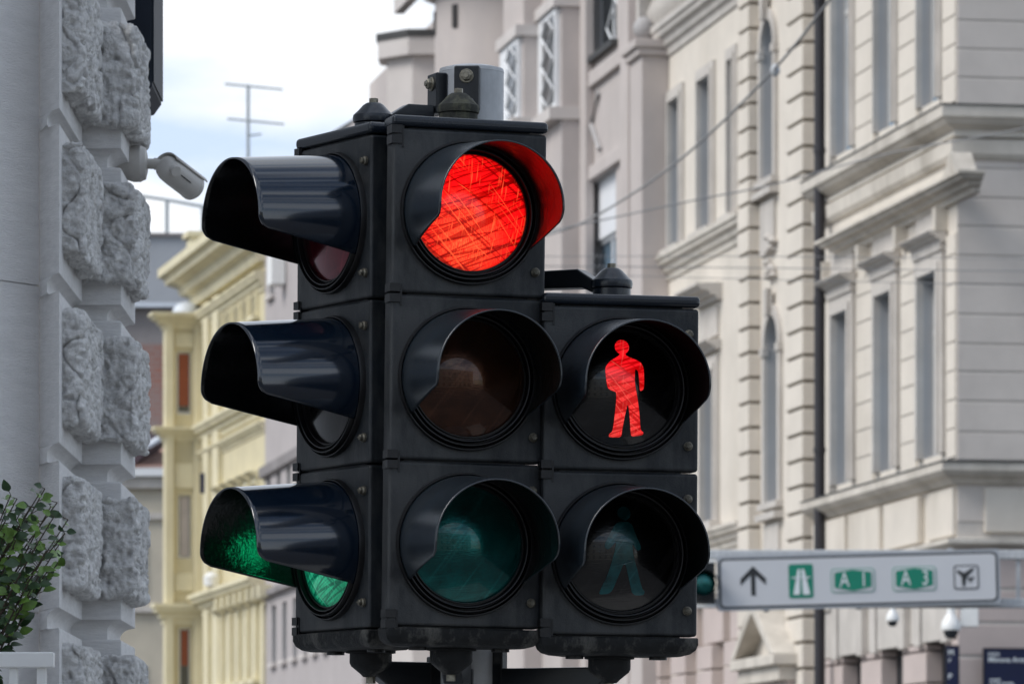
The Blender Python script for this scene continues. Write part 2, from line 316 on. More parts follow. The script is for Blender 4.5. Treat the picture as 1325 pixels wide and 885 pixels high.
def molding(mb, path, prof):
    """profile [(outward, z)] swept along a plan path with mitred corners; outward = right of travel"""
    P = [Vector((p[0], p[1])) for p in path]; n = len(P); rings = []
    for i, p in enumerate(P):
        d0 = (P[i]-P[i-1]).normalized() if i else None; d1 = (P[i+1]-P[i]).normalized() if i < n-1 else None
        ns = [Vector((d.y, -d.x)) for d in (d0, d1) if d is not None]
        m = sum(ns, Vector((0, 0))).normalized(); k = 1/max(0.3, m.dot(ns[0]))
        rings.append([(p.x+m.x*k*o, p.y+m.y*k*o, z) for o, z in prof])
    L = len(prof); vs = [v for r in rings for v in r]
    fs = [(i*L+j, i*L+(j+1) % L, (i+1)*L+(j+1) % L, (i+1)*L+j) for i in range(n-1) for j in range(L)]
    fs += [tuple(range(L)), tuple((n-1)*L+j for j in range(L-1, -1, -1))]
    return mb.add(vs, fs)
def corn(z, h, out):     # a classical cornice profile: top z, height h, projection out
    return [(-0.05, z), (out, z-0.02), (out, z-h*0.22), (out*0.85, z-h*0.28), (out*0.8, z-h*0.42), (out*0.5, z-h*0.52), (out*0.42, z-h*0.7), (out*0.2, z-h*0.78), (out*0.14, z-h), (-0.05, z-h)]
REVEALS = {}
def window(parent, x0, x1, z0, z1, Y, arch=False, frame='winframe', glass='glass', transom=0.68, fw=0.06, blind=None, bl=0.5):
    mb = MB(); w = x1-x0; topz = z1-(w/2 if arch else 0)
    mb.box(x0, x0+fw, Y, Y+0.06, z0, z1 if not arch else topz); mb.box(x1-fw, x1, Y, Y+0.06, z0, z1 if not arch else topz)
    mb.box(x0+fw, x1-fw, Y, Y+0.06, z0, z0+fw)
    if not arch: mb.box(x0+fw, x1-fw, Y, Y+0.06, z1-fw, z1)
    zt = z0+(z1-z0)*transom
    mb.box(x0+fw, x1-fw, Y-0.02, Y+0.06, zt, zt+fw*1.2); mb.box((x0+x1)/2-fw*0.4, (x0+x1)/2+fw*0.4, Y-0.01, Y+0.06, z0+fw, zt)
    f = mb.build('window', M[frame], parent)
    rv = REVEALS.pop(tuple(round(q, 4) for q in (x0, x1, z0, z1)), None)
    if rv: rv[0].build('reveal', M[rv[1]], f)
    g = MB(); g.quad((x0, Y+0.014, z0), (x1, Y+0.014, z0), (x1, Y+0.014, z1), (x0, Y+0.014, z1)); g.build('pane', M[glass], f)
    if blind:
        c = MB(); c.box(x0+fw, x1-fw, Y+0.004, Y+0.011, z1-(z1-z0)*bl, z1-fw); c.build('blind', M[blind], f)
    return f
def surround(mb, x0, x1, z0, z1, w, out, Y=0, sill=True, hood=0.0):
    mb.box(x0-w, x0, Y-out, Y, z0, z1); mb.box(x1, x1+w, Y-out, Y, z0, z1); mb.box(x0-w, x1+w, Y-out, Y, z1, z1+w)
    mb.box(x0-w*0.45, x0-0.003, Y-out-0.03, Y-out, z0, z1); mb.box(x1+0.003, x1+w*0.45, Y-out-0.03, Y-out, z0, z1); mb.box(x0-w*0.45, x1+w*0.45, Y-out-0.03, Y-out, z1+0.003, z1+w*0.45)
    if sill: mb.box(x0-w-0.08, x1+w+0.08, Y-out-0.12, Y, z0-0.12, z0-0.003)
    if hood: molding(mb, [(x0-w-0.05, Y-out), (x1+w+0.05, Y-out)], corn(z1+w+hood, hood, 0.22))
def body(mb, x0, x1, Y0, Y1, z0, z1):
    """sides, back and top of a building behind its facade skin"""
    mb.quad((x0, Y0, z0), (x0, Y1, z0), (x0, Y1, z1), (x0, Y0, z1)); mb.quad((x1, Y0, z0), (x1, Y1, z0), (x1, Y1, z1), (x1, Y0, z1))
    mb.quad((x0, Y1, z0), (x1, Y1, z0), (x1, Y1, z1), (x0, Y1, z1)); mb.quad((x0, Y0, z1), (x1, Y0, z1), (x1, Y1, z1), (x0, Y1, z1))
F0 = Frame(((1238-CX)/FPX*69, 69.0), 9.67)

# ------------------------------------------------------------------ setting
def flat(name, x0, x1, y0, y1, z, m): 
    mb = MB(); mb.quad((x0, y0, z), (x1, y0, z), (x1, y1, z), (x0, y1, z)); return tag(mb.build(name, M[m]), kind='structure')
flat('ground', -1500, 1500, -1500, 1500, -0.02, 'asphalt')
mb = MB()   # road running up the street
def st(X, Y, z=0): return F0.world(X, Y, z)
mb.quad(st(110, -17.5, -0.012), st(110, -3.5, -0.012), st(-260, -3.5, -0.012), st(-260, -17.5, -0.012)); tag(mb.build('road', M['asphalt']), kind='structure')
mb = MB(); mb.hexa([st(0, -3.3, -0.01), st(0, 0.2, -0.01), st(-260, 0.2, -0.01), st(-260, -3.3, -0.01), st(0, -3.3, 0.12), st(0, 0.2, 0.12), st(-260, 0.2, 0.12), st(-260, -3.3, 0.12)]); tag(mb.build('pavement', M['pave']), kind='structure')
mb = MB(); mb.hexa([st(0, -3.45, -0.01), st(0, -3.3, -0.01), st(-260, -3.3, -0.01), st(-260, -3.45, -0.01), st(0, -3.45, 0.125), st(0, -3.3, 0.125), st(-260, -3.3, 0.125), st(-260, -3.45, 0.125)]); tag(mb.build('kerb', M['kerb']), kind='structure')
mb = MB(); mb.box(-9, 3.2, 6.5, 16, -0.01, 0.12); tag(mb.build('pavement', M['pave']), kind='structure')
mb = MB()
for k in range(9): mb.quad((-3.5+k*0.9, 19, -0.008), (-3.05+k*0.9, 19, -0.008), (-3.05+k*0.9, 23, -0.008), (-3.5+k*0.9, 23, -0.008))
tag(mb.build('road_marking', M['paint']), kind='structure')

# ------------------------------------------------------------------ traffic signals
WD, S = 0.296, 0.3063
def door_mesh():
    mb = MB(); g = 0.0015
    mb.box(-WD/2, WD/2, 0, 0.045, -S/2+g, S/2-g); return mb.mesh('lamp_unit', M['plastic'])
def gasket_mesh():
    prof = [(.1330, 0.004), (.1330, -.008), (.1318, -.0115), (.1300, -.0115), (.1288, -.007), (.1280, 0.000), (.1268, 0.000), (.1262, -.012), (.1245, -.0185), (.1225, -.0185), (.1212, -.012),
            (.1205, -.002), (.1188, -.002), (.1182, -.012), (.1165, -.0165), (.1145, -.0160), (.1132, -.010), (.1120, -.003), (.1098, -.003), (.1090, -.0085), (.1075, -.0085), (.1068, 0.004)]
    mb = MB(); mb.lathe([(r, h) for r, h in prof], 96, Matrix.Rotation(R(-90), 4, 'X'), cap=False)
    return mb.mesh('gasket', M['rubber'], 50)
def dome_h(r): return -0.004-0.020*(1-(r/0.1075)**2)
def lens_mesh(m):
    mb = MB(); n = 72; k = 12; vs = [(0, dome_h(0), 0)]; fs = []
    for j in range(1, k+1):
        r = 0.1075*j/k
        for i in range(n): a = 2*math.pi*i/n; vs.append((r*math.cos(a), dome_h(r), r*math.sin(a)))
    for i in range(n): fs.append((0, 1+i, 1+(i+1) % n))
    for j in range(1, k):
        for i in range(n): l = (i+1) % n; fs.append((1+(j-1)*n+i, 1+j*n+i, 1+j*n+l, 1+(j-1)*n+l))
    mb.add(vs, fs); return mb.mesh('lens', m, 60)
def visor_mesh(inner='visor_in', outer='visor'):
    NU, NT = 96, 22; L, R0, R1, tilt = 0.214, 0.1285, 0.1175, R(2.3)
    vs = []; fs = []
    for iu in range(NU+1):
        u = -1+2*iu/NU
        rad = 0.118; corner = 0.022
        d = (1-abs(u))*(math.pi/2+R(9))*rad
        Lm = L-(corner-math.sqrt(max(0, corner**2-(corner-d)**2)) if d < corner else 0)
        for it in range(NT+1):
            t = it/NT; y = -Lm*t; tt = -y/L
            amax = math.pi/2+R(33-23*tt); a = u*amax
            r = R0+(R1-R0)*tt
            x = r*math.sin(a); z = r*math.cos(a)
            z2 = z+math.sin(tilt)*y; vs.append((x, y*math.cos(tilt)-0.004, z2))
    for iu in range(NU):
        for it in range(NT):
            a = iu*(NT+1)+it; fs.append((a, a+1, a+NT+2, a+NT+1))
    mb = MB(); mb.add(vs, fs); me = mb.mesh('visor', [M[outer], M[inner]], 60)
    return me
def screw_mesh():
    mb = MB(); m = Matrix.Rotation(R(90), 4, 'X')
    mb.lathe([(.0085, -0.001), (.0085, 0.004), (.0060, 0.006), (.0060, 0.010), (.0045, 0.0115)], 16, m)
    mb.box(-0.0062, 0.0062, -0.0122, -0.0105, -0.0010, 0.0010)
    return mb.mesh('screw', M['screwm'], 40)
def hinge_mesh():
    mb = MB(); mb.box(-0.004, 0.016, -0.004, 0.03, -0.017, -0.002); mb.box(-0.004, 0.016, -0.004, 0.03, 0.002, 0.017); mb.box(0.017, 0.0205, -0.0015, 0.02, -0.024, 0.016)
    return mb.mesh('hinge', M['rubber'])
ME = dict(door=door_mesh(), gasket=gasket_mesh(), visor=visor_mesh(), screw=screw_mesh(), hinge=hinge_mesh())
ME['visor_matte'] = visor_mesh('visor_matte', 'visor_dusty'); ME['visor_front'] = visor_mesh('visor_in', 'visor_dusty')
def chaikin(p, n=2):
    for _ in range(n):
        q = []
        for i in range(len(p)):
            a, b = p[i], p[(i+1) % len(p)]; q += [(a[0]*.8+b[0]*.2, a[1]*.8+b[1]*.2), (a[0]*.2+b[0]*.8, a[1]*.2+b[1]*.8)]
        p = q
    return p
def figure(kind, parent, m):
    """pictogram lying on the lens dome; coordinates in metres, x right, z up"""
    px = 1/700.0
    if kind == 'stand':
        Q = lambda *pts: [((x-335)/2.95, (545-y)/2.95) for x, y in pts]
        polys = [Q(*[(329+28*math.cos(2*math.pi*i/24), 388-28*math.sin(2*math.pi*i/24)) for i in range(24)]),
                 chaikin(Q((320, 412), (341, 412), (344, 422), (398, 442), (412, 462), (414, 505), (413, 549), (396, 558), (394, 520), (391, 480), (377, 470), (376, 520), (380, 548), (386, 575), (397, 640), (405, 704), (418, 711), (417, 722), (370, 730), (366, 712), (358, 650), (350, 602), (340, 650), (332, 704), (331, 733), (282, 734), (282, 721), (295, 712), (300, 650), (304, 590), (303, 562), (290, 559), (270, 549), (265, 520), (261, 478), (264, 464), (281, 443), (316, 422)))]
    else:
        polys = []
        polys.append([(9*math.cos(2*math.pi*i/20)+2, 9*math.sin(2*math.pi*i/20)+52) for i in range(20)])
        polys.append(chaikin([(-8, 41), (11, 41), (17, 24), (25, 6), (18, 3), (12, 14), (13, 0), (17, -14), (26, -44), (31, -49), (29, -54), (14, -54), (9, -36), (2, -10), (-6, -30), (-14, -52), (-30, -54), (-29, -48), (-20, -28), (-12, 0), (-9, 16), (-20, 3), (-26, 9), (-15, 30)]))
    bm = bmesh.new()
    for p in polys:
        vv = [bm.verts.new((x*px, 0, z*px)) for x, z in p]
        for t in geometry.tessellate_polygon([[Vector((x, z, 0)) for x, z in p]]): bm.faces.new([vv[k] for k in t])
    bmesh.ops.subdivide_edges(bm, edges=bm.edges, cuts=3, use_grid_fill=True)
    bmesh.ops.triangulate(bm, faces=bm.faces)
    for v in bm.verts: v.co.y = dome_h(math.hypot(v.co.x, v.co.z))-0.0012
    me = bpy.data.meshes.new('pictogram'); bm.to_mesh(me); bm.free(); me.materials.append(m); me.shade_smooth()
    return link('pictogram', me, parent)
def signal_head(name, loc, yaw, lean, secs, label, cat, cone_top='cap', group=None, hinge_side=-1):
    """secs: materials / kinds from the top down. origin at bottom centre of the door stack"""
    root = empty(name, loc, (0, 0, 0), label, cat, group)
    root.rotation_mode = 'XYZ'
    root.matrix_world = Matrix.Translation(loc) @ Matrix.Rotation(R(lean), 4, 'Y') @ Matrix.Rotation(R(yaw), 4, 'Z')
    n = len(secs); H = n*S
    hb = MB()   # tapering housing behind the doors
    for k in range(n):
        z0, z1 = k*S+0.0015, (k+1)*S-0.0015; a, b = WD/2-0.006, WD/2-0.045
        hb.hexa([(-a, 0.045, z0), (a, 0.045, z0), (b, 0.115, z0+0.006), (-b, 0.115, z0+0.006), (-a, 0.045, z1), (a, 0.045, z1), (b, 0.115, z1-0.006), (-b, 0.115, z1-0.006)])
    hb.box(-WD/2+0.03, WD/2-0.03, 0.01, 0.10, -0.005, H+0.005)
    hb.build('housing', M['plastic'], root, bevel=0.004)
    tc = MB(); tc.prism([(-WD/2-0.002, -0.004, H+0.001), (WD/2+0.002, -0.004, H+0.001), (WD/2+0.002, 0.055, H+0.001), (WD/2-0.04, 0.118, H+0.001), (-WD/2+0.04, 0.118, H+0.001), (-WD/2-0.002, 0.055, H+0.001)], (0, 0, 0.021))
    t = tc.build('top_cap', M['cap'], root, bevel=0.008, seg=4)
    for xx in (-0.04, 0.09): lug = MB(); lug.lathe([(.017, 0.0215), (.017, 0.0255)], 20, Matrix.Translation((xx, 0.06, H))); lug.build('cap_plug', M['plastic'], t)
    bc = MB()
    P0 = [(-WD/2-0.002, -0.004), (WD/2+0.002, -0.004), (WD/2+0.002, 0.055), (WD/2-0.04, 0.118), (-WD/2+0.04, 0.118), (-WD/2-0.002, 0.055)]
    rings = []
    for z, ins in ((-0.001, 0), (-0.014, 0), (-0.024, 0.004), (-0.031, 0.012), (-0.035, 0.026)):
        rings.append([(x-math.copysign(ins, x), y+(ins if y < 0.05 else 0), z) for x, y in P0])
    vs = [v for r in rings for v in r]; fs = [(i*6+j, i*6+(j+1) % 6, (i+1)*6+(j+1) % 6, (i+1)*6+j) for i in range(4) for j in range(6)]+[tuple(range(6)), tuple(24+j for j in range(6))]
    bc.add(vs, fs); b_ = bc.build('bottom_cap', M['plastic_dirty'], root, smooth=35, bevel=0.003)
    for xx in (-0.075, 0.085): lug = MB(); lug.lathe([(.017, -0.041), (.017, -0.034)], 20, Matrix.Translation((xx, 0.05, 0))); lug.build('cap_plug', M['rubber'], b_)
    for k, sec in enumerate(secs):
        zc = (n-k-0.5)*S
        u = link('lamp_unit', ME['door'], root, bevel=0.006, seg=4, loc=(0, 0, zc))
        link('gasket', ME['gasket'], u)
        v = link('visor', ME['visor_matte' if n == 2 else 'visor_front' if yaw > 0 else 'visor'], u)
        sm = v.modifiers.new('solid', 'SOLIDIFY'); sm.thickness = 0.0028; sm.offset = VOFF; sm.material_offset = VMO; sm.material_offset_rim = 0
        if sec == 'green_lit': hot = MB(); hot.lathe([(0.030, 0.0215), (0.022, 0.0240), (0.010, 0.0255), (0.001, 0.026)], 24, Matrix.Rotation(R(90), 4, 'X')); hot.build('lamp_core', M['core'], u, smooth=60)
        if sec == 'stand': l = link('lens', lens_mesh(M['black_lens']), u); figure('stand', l, M['man_lit'])
        elif sec == 'walk': l = link('lens', lens_mesh(M['black_lens']), u); figure('walk', l, M['walk_off'])
        else: link('lens', lens_mesh(M[sec]), u)
        for sx, sz in ((0.130, -0.104), (0.130, 0.104)):
            s = link('screw', ME['screw'], u, loc=(sx*0.985, -0.0005, sz)); s.rotation_euler = (0, R(random.uniform(0, 180)), 0)
        link('hinge', ME['hinge'], u, loc=(-WD/2, 0, -S/2+0.001) if k < n-1 else (-WD/2, 0, -S/2+0.014))
        if k == 0: link('hinge', ME['hinge'], u, loc=(-WD/2, 0, S/2-0.014))
    # fittings on top and bottom
    c = MB(); T = Matrix.Translation((0, 0.085, H+0.020))
    c.lathe([(.036, 0), (.036, 0.020), (.0345, 0.021), (.0385, 0.0225), (.0395, 0.030), (.0385, 0.036), (.030, 0.044), (.020, 0.055), (.014, 0.059)], 40, T)
    cc = c.build('top_mount', M[cone_top], root, smooth=30)
    bb = MB(); bb.lathe([(.0085, 0.058), (.0085, 0.068)], 6, T); bb.build('bolt', M['bolt'], cc)
    c = MB(); T = Matrix.Translation((0, 0.085, -0.034))
    c.lathe([(.014, -0.050), (.020, -0.044), (.037, -0.030), (.040, -0.024), (.040, -0.006), (.047, -0.005), (.047, 0.002)], 40, T)
    cc = c.build('bottom_mount', M['plastic_dirty'], root, smooth=30)
    bb = MB(); bb.lathe([(.009, -0.062), (.009, -0.050)], 6, T); bb.build('bolt', M['bolt'], cc)
    return root
VOFF, VMO = -1, 1
zf = 2.027
front = signal_head('traffic_light', W(600.5, 812, 10.0), 16.5, 0.75, ['red_lit', 'amber_off', 'green_off'],
    'front three-lamp black traffic light with its red lamp lit', 'traffic light', 'lichen')
left = signal_head('traffic_light', W(428.5, 816.5, 10.17), -60, 0.3, ['red_off', 'smoke_off', 'green_lit'],
    'black traffic light turned to the left with its green lamp lit', 'traffic light')
ped = signal_head('pedestrian_light', W(802, 823, 10.05), 12.0, 0.35, ['stand', 'walk'],
    'two-lamp black pedestrian signal with a red standing figure lit', 'pedestrian signal')
# pole with its clamps and arms
PX, PD, PR = 608, 10.29, 0.0615
pc = W(PX, 500, PD)
pole = empty('signal_pole', (pc.x, pc.y, 0.12), label='round grey galvanised steel pole carrying the three black signal heads', cat='pole')
pole.matrix_world = Matrix.Translation((pc.x-0.0150, pc.y, 0.12)) @ Matrix.Rotation(R(0.35), 4, 'Y')
ztop = W(PX, 86, PD-PR).z-0.12
def zz(py, D=PD): return W(0, py, D).z-0.12
mb = MB(); mb.lathe([(PR, 0), (PR, ztop)], 64); mb.build('shaft', M['galv'], pole, smooth=30)
mb = MB(); mb.lathe([(PR+0.0006, ztop-0.004), (PR-0.001, ztop+0.003), (PR-0.02, ztop+0.008), (0.004, ztop+0.010)], 64); mb.build('pole_cap', M['galv'], pole, smooth=40)
mb = MB(); mb.lathe([(0.15, 0), (0.15, 0.02), (PR+0.02, 0.03), (PR+0.002, 0.12)], 48); mb.build('base_plate', M['galv'], pole, smooth=30)
def loc_in_pole(w): return pole.matrix_world.inverted() @ w
def mount_pt(head, top=True, n=3):
    return loc_in_pole(head.matrix_world @ Vector((0, 0.085, n*S+0.058 if top else -0.060)))
def bolt_obj(parent, p, d, r=0.010):
    mb = MB(); q = Vector((0, 0, 1)).rotation_difference(Vector(d)).to_matrix().to_4x4(); T = Matrix.Translation(p) @ q
    mb.lathe([(r*1.35, -0.002), (r*1.35, 0.002), (r*1.25, 0.003)], 24, T); mb.lathe([(r, 0.003), (r, 0.009), (r*0.8, 0.011)], 6, T); mb.lathe([(r*0.55, 0.011), (r*0.5, 0.014)], 12, T)
    return mb.build('bolt', M['bolt'], parent, smooth=30)
def bracket(head, top, n, side, zplate0, zplate1, w=0.024):
    """a plate curved on the pole and an arm that ends on the head's mount"""
    m = mount_pt(head, top, n); d = Vector((m.x, m.y, 0)); L = d.length; d.normalize(); t = Vector((-d.y, d.x, 0))
    mb = MB()
    def P(a, b, z): v = d*a+t*b; return (v.x, v.y, z)
    z0, z1 = zplate0, zplate1
    mb.hexa([P(PR-0.003, -w, z0), P(PR+0.02, -w, z0), P(PR+0.02, w, z0), P(PR-0.003, w, z0), P(PR-0.003, -w, z1), P(PR+0.02, -w, z1), P(PR+0.02, w, z1), P(PR-0.003, w, z1)])
    if top: za, zb = m.z-0.010, m.z+0.022
    else: za, zb = m.z-0.040, m.z+0.006
    if L > PR+0.10:
        q = L-0.045
        prof = [(PR+0.021, za), (PR+0.021, zb), (q-0.02, zb), (L+0.006, m.z-0.022 if top else m.z+0.03), (L+0.004, m.z-0.040 if top else m.z+0.034), (q-0.01, za if not top else za-0.004)] if top else \
               [(PR+0.021, za), (PR+0.021, zb), (L-0.01, zb), (L+0.016, zb), (L+0.018, m.z-0.004), (L-0.028, za)]
        v0 = [Vector(P(a, -0.019, z)) for a, z in prof]
        mb.prism(v0, t*0.038)
    else:
        mb.hexa([P(PR+0.02, -w*0.8, za-0.01), P(L, -w*0.8, za-0.01), P(L, w*0.8, za-0.01), P(PR+0.02, w*0.8, za-0.01), P(PR+0.02, -w*0.8, zb-0.01), P(L, -w*0.8, za), P(L, w*0.8, za), P(PR+0.02, w*0.8, zb-0.01)])
    b = mb.build('mounting_bracket', M['bracket'], pole, bevel=0.003)
    zb_ = z1-0.02 if top else z0+0.02
    p = d*(PR+0.020); bolt_obj(b, Vector((p.x, p.y, zb_)), d)
    return b
bracket(left, True, 3, -1, zz(152), zz(99)); bracket(left, False, 3, -1, zz(925), zz(850), 0.011)
bracket(front, True, 3, 0, zz(150), zz(93)); bracket(front, False, 3, 0, zz(925), zz(866), 0.020)
bracket(ped, True, 2, 1, zz(372), zz(318)); bracket(ped, False, 2, 1, zz(925), zz(838), 0.011)

# ------------------------------------------------------------------ stone corner on the left
def boss(name, x0, x1, y0, y1, z0, z1, r, amp, seed, parent, cell=0.0032):
    nx, ny, nz = [max(2, int((b-a)/cell)) for a, b in ((x0, x1), (y0, y1), (z0, z1))]
    vid = {}; vs = []; fs = []
    lo = Vector((x0+r, y0+r, z0+r)); hi = Vector((x1-r, y1-r, z1-r)); off = Vector((seed*3.7, seed*1.3, seed*5.1))
    def vert(i, j, k):
        key = (i, j, k)
        if key in vid: return vid[key]
        p = Vector((x0+(x1-x0)*i/nx, y0+(y1-y0)*j/ny, z0+(z1-z0)*k/nz))
        c = Vector([min(max(p[a], lo[a]), hi[a]) for a in range(3)]); d = (p-c)
        d = d.normalized() if d.length > 1e-9 else Vector((0, 0, 1))
        base = c+d*r; q = base*1.0+off
        h = noise.noise(q*8)*0.35+noise.noise(q*20)*0.70+noise.noise(q*42)*0.55+noise.noise(q*90)*0.40
        h = 0.30+0.25*(h-0.30) if h > 0.30 else h
        rid = abs(noise.noise(q*13+Vector((9, 9, 9)))); h -= max(0, 0.09-rid)/0.09*0.65
        pit = noise.noise(q*52+Vector((3, 1, 2))); h -= 1.7*max(0, pit-0.30)
        p2 = base+d*(h*amp)
        vid[key] = len(vs); vs.append(p2); return vid[key]
    for a in range(nx):
        for b in range(ny):
            for k in (0, nz): fs.append((vert(a, b, k), vert(a+1, b, k), vert(a+1, b+1, k), vert(a, b+1, k)))
    for a in range(nx):
        for k in range(nz):
            for b in (0, ny): fs.append((vert(a, b, k), vert(a+1, b, k), vert(a+1, b, k+1), vert(a, b, k+1)))
    for b in range(ny):
        for k in range(nz):
            for a in (0, nx): fs.append((vert(a, b, k), vert(a, b+1, k), vert(a, b+1, k+1), vert(a, b, k+1)))
    mb = MB(); mb.add(vs, fs); return mb.build(name, M['stone'], parent, smooth=70)
stone = empty('stone_building', (-1.06, 12.15, 0), label='pale grey building corner with smooth wall and rough rusticated stone blocks', cat='building')
ox, oy = 1.06, -12.15
def plan_loft(mb, rings):
    n = len(rings[0][1]); vs = []; fs = []
    for z, pl in rings: vs += [(x+ox, y+oy, z) for x, y in pl]
    for i in range(len(rings)-1):
        for j in range(n): k = (j+1) % n; fs.append((i*n+j, i*n+k, (i+1)*n+k, (i+1)*n+j))
    fs += [tuple(range(n)), tuple((len(rings)-1)*n+j for j in range(n))]
    mb.add(vs, fs)
def shrink(pl, e, fx=0):  # pull the right and front sides inwards
    return [(x-(e if x > -1.03 else 0), y+(e if y < 12.7 and x > -1.03 else 0)) for x, y in pl]
# smooth wall running towards the camera on the left
mb = MB(); dw = Vector((-0.56, -0.83)).normalized(); nw = Vector((0.83, -0.56)).normalized()
zs = [0.12]; Z0 = W(50, 370, 12.15).z
z = Z0-0.734*3
while z < 8: zs.append(z); z += 0.367*1.0 if False else 0.734
for i in range(len(zs)-1):
    a = Vector((-1.062, 12.15)); b = a+dw*5.5; e = 0.0018
    q = [a, b, b-nw*0.4, a-nw*0.25]
    mb.hexa([(p.x+ox, p.y+oy, zs[i]+e) for p in q]+[(p.x+ox, p.y+oy, zs[i+1]-e) for p in q])
a = Vector((-1.062, 12.15)); b = a+dw*5.4; q = [a-nw*0.006, b-nw*0.006, b-nw*0.4, a-nw*0.25]
mb.hexa([(p.x+ox, p.y+oy, 0.12) for p in q]+[(p.x+ox, p.y+oy, 8) for p in q])
mb.build('smooth_wall', M['wallstone'], stone)
mb = MB(); mb.box(-6+ox, -1.10+ox, 12.5+oy, 14.2+oy, 0.12, 8); mb.build('rear_wall', M['dressed'], stone)
A = [(-1.064, 12.16), (-1.004, 12.0), (-1.004, 12.63), (-1.064, 12.75)]
Ab = [W(62, y, 12.07).z for y in (146, 358, 576, 788, 1001)]; At = [W(62, y, 12.07).z for y in (-52, 164, 380, 598, 813)]
B = [(-1.12, 12.66), (-0.914, 12.66), (-0.914, 13.12), (-1.12, 13.12)]
Bb = [W(140, y, 12.66).z for y in (-14, 193, 395, 601, 802, 1010)]; Bt = [W(140, y, 12.66).z for y in (-200, 10, 217, 415, 623, 827)]
def column(bots, tops, pl, bossbox, seed, neck_in):
    for i, (zb, zt) in enumerate(zip(bots, tops)):
        mb = MB()
        plan_loft(mb, [(zb, shrink(pl, 0.0)), (zt-0.004, shrink(pl, 0.0)), (zt, shrink(pl, 0.004))])
        blk = mb.build('stone_block', M['dressed'], stone, bevel=0.002)
        # concave underside then the recessed neck
        nb = MB(); zn = tops[i+1] if i+1 < len(tops) else zb-0.04
        ring = []
        for k in range(7):
            t = k/6; e = neck_in*math.sin(t*math.pi/2); ring.append((zb-0.0005-(zb-zn)*0.55*(1-math.cos(t*math.pi/2)), shrink(pl, e+0.002)))
        ring.append((zn-0.001, shrink(pl, neck_in+0.002)))
        plan_loft(nb, ring); nb.build('neck', M['dressed'], blk, smooth=50)
        x0, x1, y0, y1, ib, it = bossbox
        boss('rough_face', x0+ox, x1+ox, y0+oy, y1+oy, zb+ib, zt-it, 0.013, 0.0175, seed+i*1.37, blk)
column(Ab, At, A, (-1.022, -0.956, 12.075, 12.60, 0.048, 0.034), 1.0, 0.028)
column(Bb, Bt, B, (-1.03, -0.877, 12.62, 13.06, 0.050, 0.042), 20.0, 0.034)
mb = MB(); mb.box(-1.3, 0.10, 0.45, 0.9, 0.1, Bb[-1]-0.01); mb.box(-1.3, 0.02, 0.1, 0.45, 0.1, Ab[-1]-0.01); mb.build('lower_pier', M['dressed'], stone)

pn = W(193, 60, 13.3)
mb = MB(); z0 = W(190, 122, 13.3).z; x0, x1 = W(160, 0, 13.3).x, W(197, 0, 13.3).x
mb.prism([(x0-pn.x, 0, 0.0), (x1-pn.x-0.02, 0, -0.006), (x1-pn.x, 0, 0.022), (x1-pn.x, 0, 1.2), (x0-pn.x, 0, 1.2)], (0, 0.35, 0))
sb = empty('sign_box', (pn.x, 13.3, z0), label='dark navy metal box seen edge-on behind the topmost rough stone block', cat='sign box')
mb.build('box_body', M['navypanel'], sb, bevel=0.004)
mb = MB(); mb.box(x1-pn.x, x1-pn.x+0.004, 0.0, 0.35, 0.03, 1.19); mb.build('edge_strip', M['navypanel'], sb)
bolt_obj(sb, Vector((x1-pn.x-0.012, -0.001, 0.06)), (0, -1, 0), 0.004)

# surveillance camera on the stone
cb = W(166, 212, 12.95)
cctv = empty('surveillance_camera', cb, label='off-white bullet surveillance camera on an arm fixed to the rough stone blocks', cat='camera')
mb = MB(); m = Matrix.Rotation(R(90), 4, 'Y')
mb.lathe([(.038, -0.05), (.040, 0.0), (.044, 0.012), (.044, 0.030), (.041, 0.034), (.038, 0.042), (.022, 0.046)], 40, m); mb.build('wall_base', M['camwhite'], cctv, smooth=35)
e1 = W(215, 213, 12.93)-cb; e2 = W(228, 222, 12.9)-cb
mb = MB(); mb.tube([(0.03, 0, 0), (0.06, -0.003, -0.001), e1-Vector((0.012, 0, 0)), e1+Vector((0.004, 0, -0.003)), e2], 0.0125, 20); mb.tube([Vector((0.062, -0.003, -0.001)), Vector((0.068, -0.003, -0.001))], 0.0145, 20); mb.build('arm', M['camwhite'], cctv, smooth=50)
c0 = W(217, 218, 12.93)-cb; c1 = W(246, 240, 13.01)-cb; ax = (c1-c0).normalized()
T = Matrix.Translation(c0) @ Vector((0, 0, 1)).rotation_difference(ax).to_matrix().to_4x4(); Lc = (c1-c0).length
mb = MB(); mb.lathe([(.010, -0.022), (.020, -0.019), (.0275, -0.010), (.031, 0.004), (.032, 0.03), (.032, Lc), (.033, Lc+0.001), (.033, Lc+0.012), (.030, Lc+0.016)], 40, T)
bd = mb.build('camera_body', M['camwhite'], cctv, smooth=40)
mb = MB(); mb.lathe([(.024, Lc+0.0165), (.020, Lc+0.0175)], 32, T); mb.build('glass_front', M['glassdark'], bd)
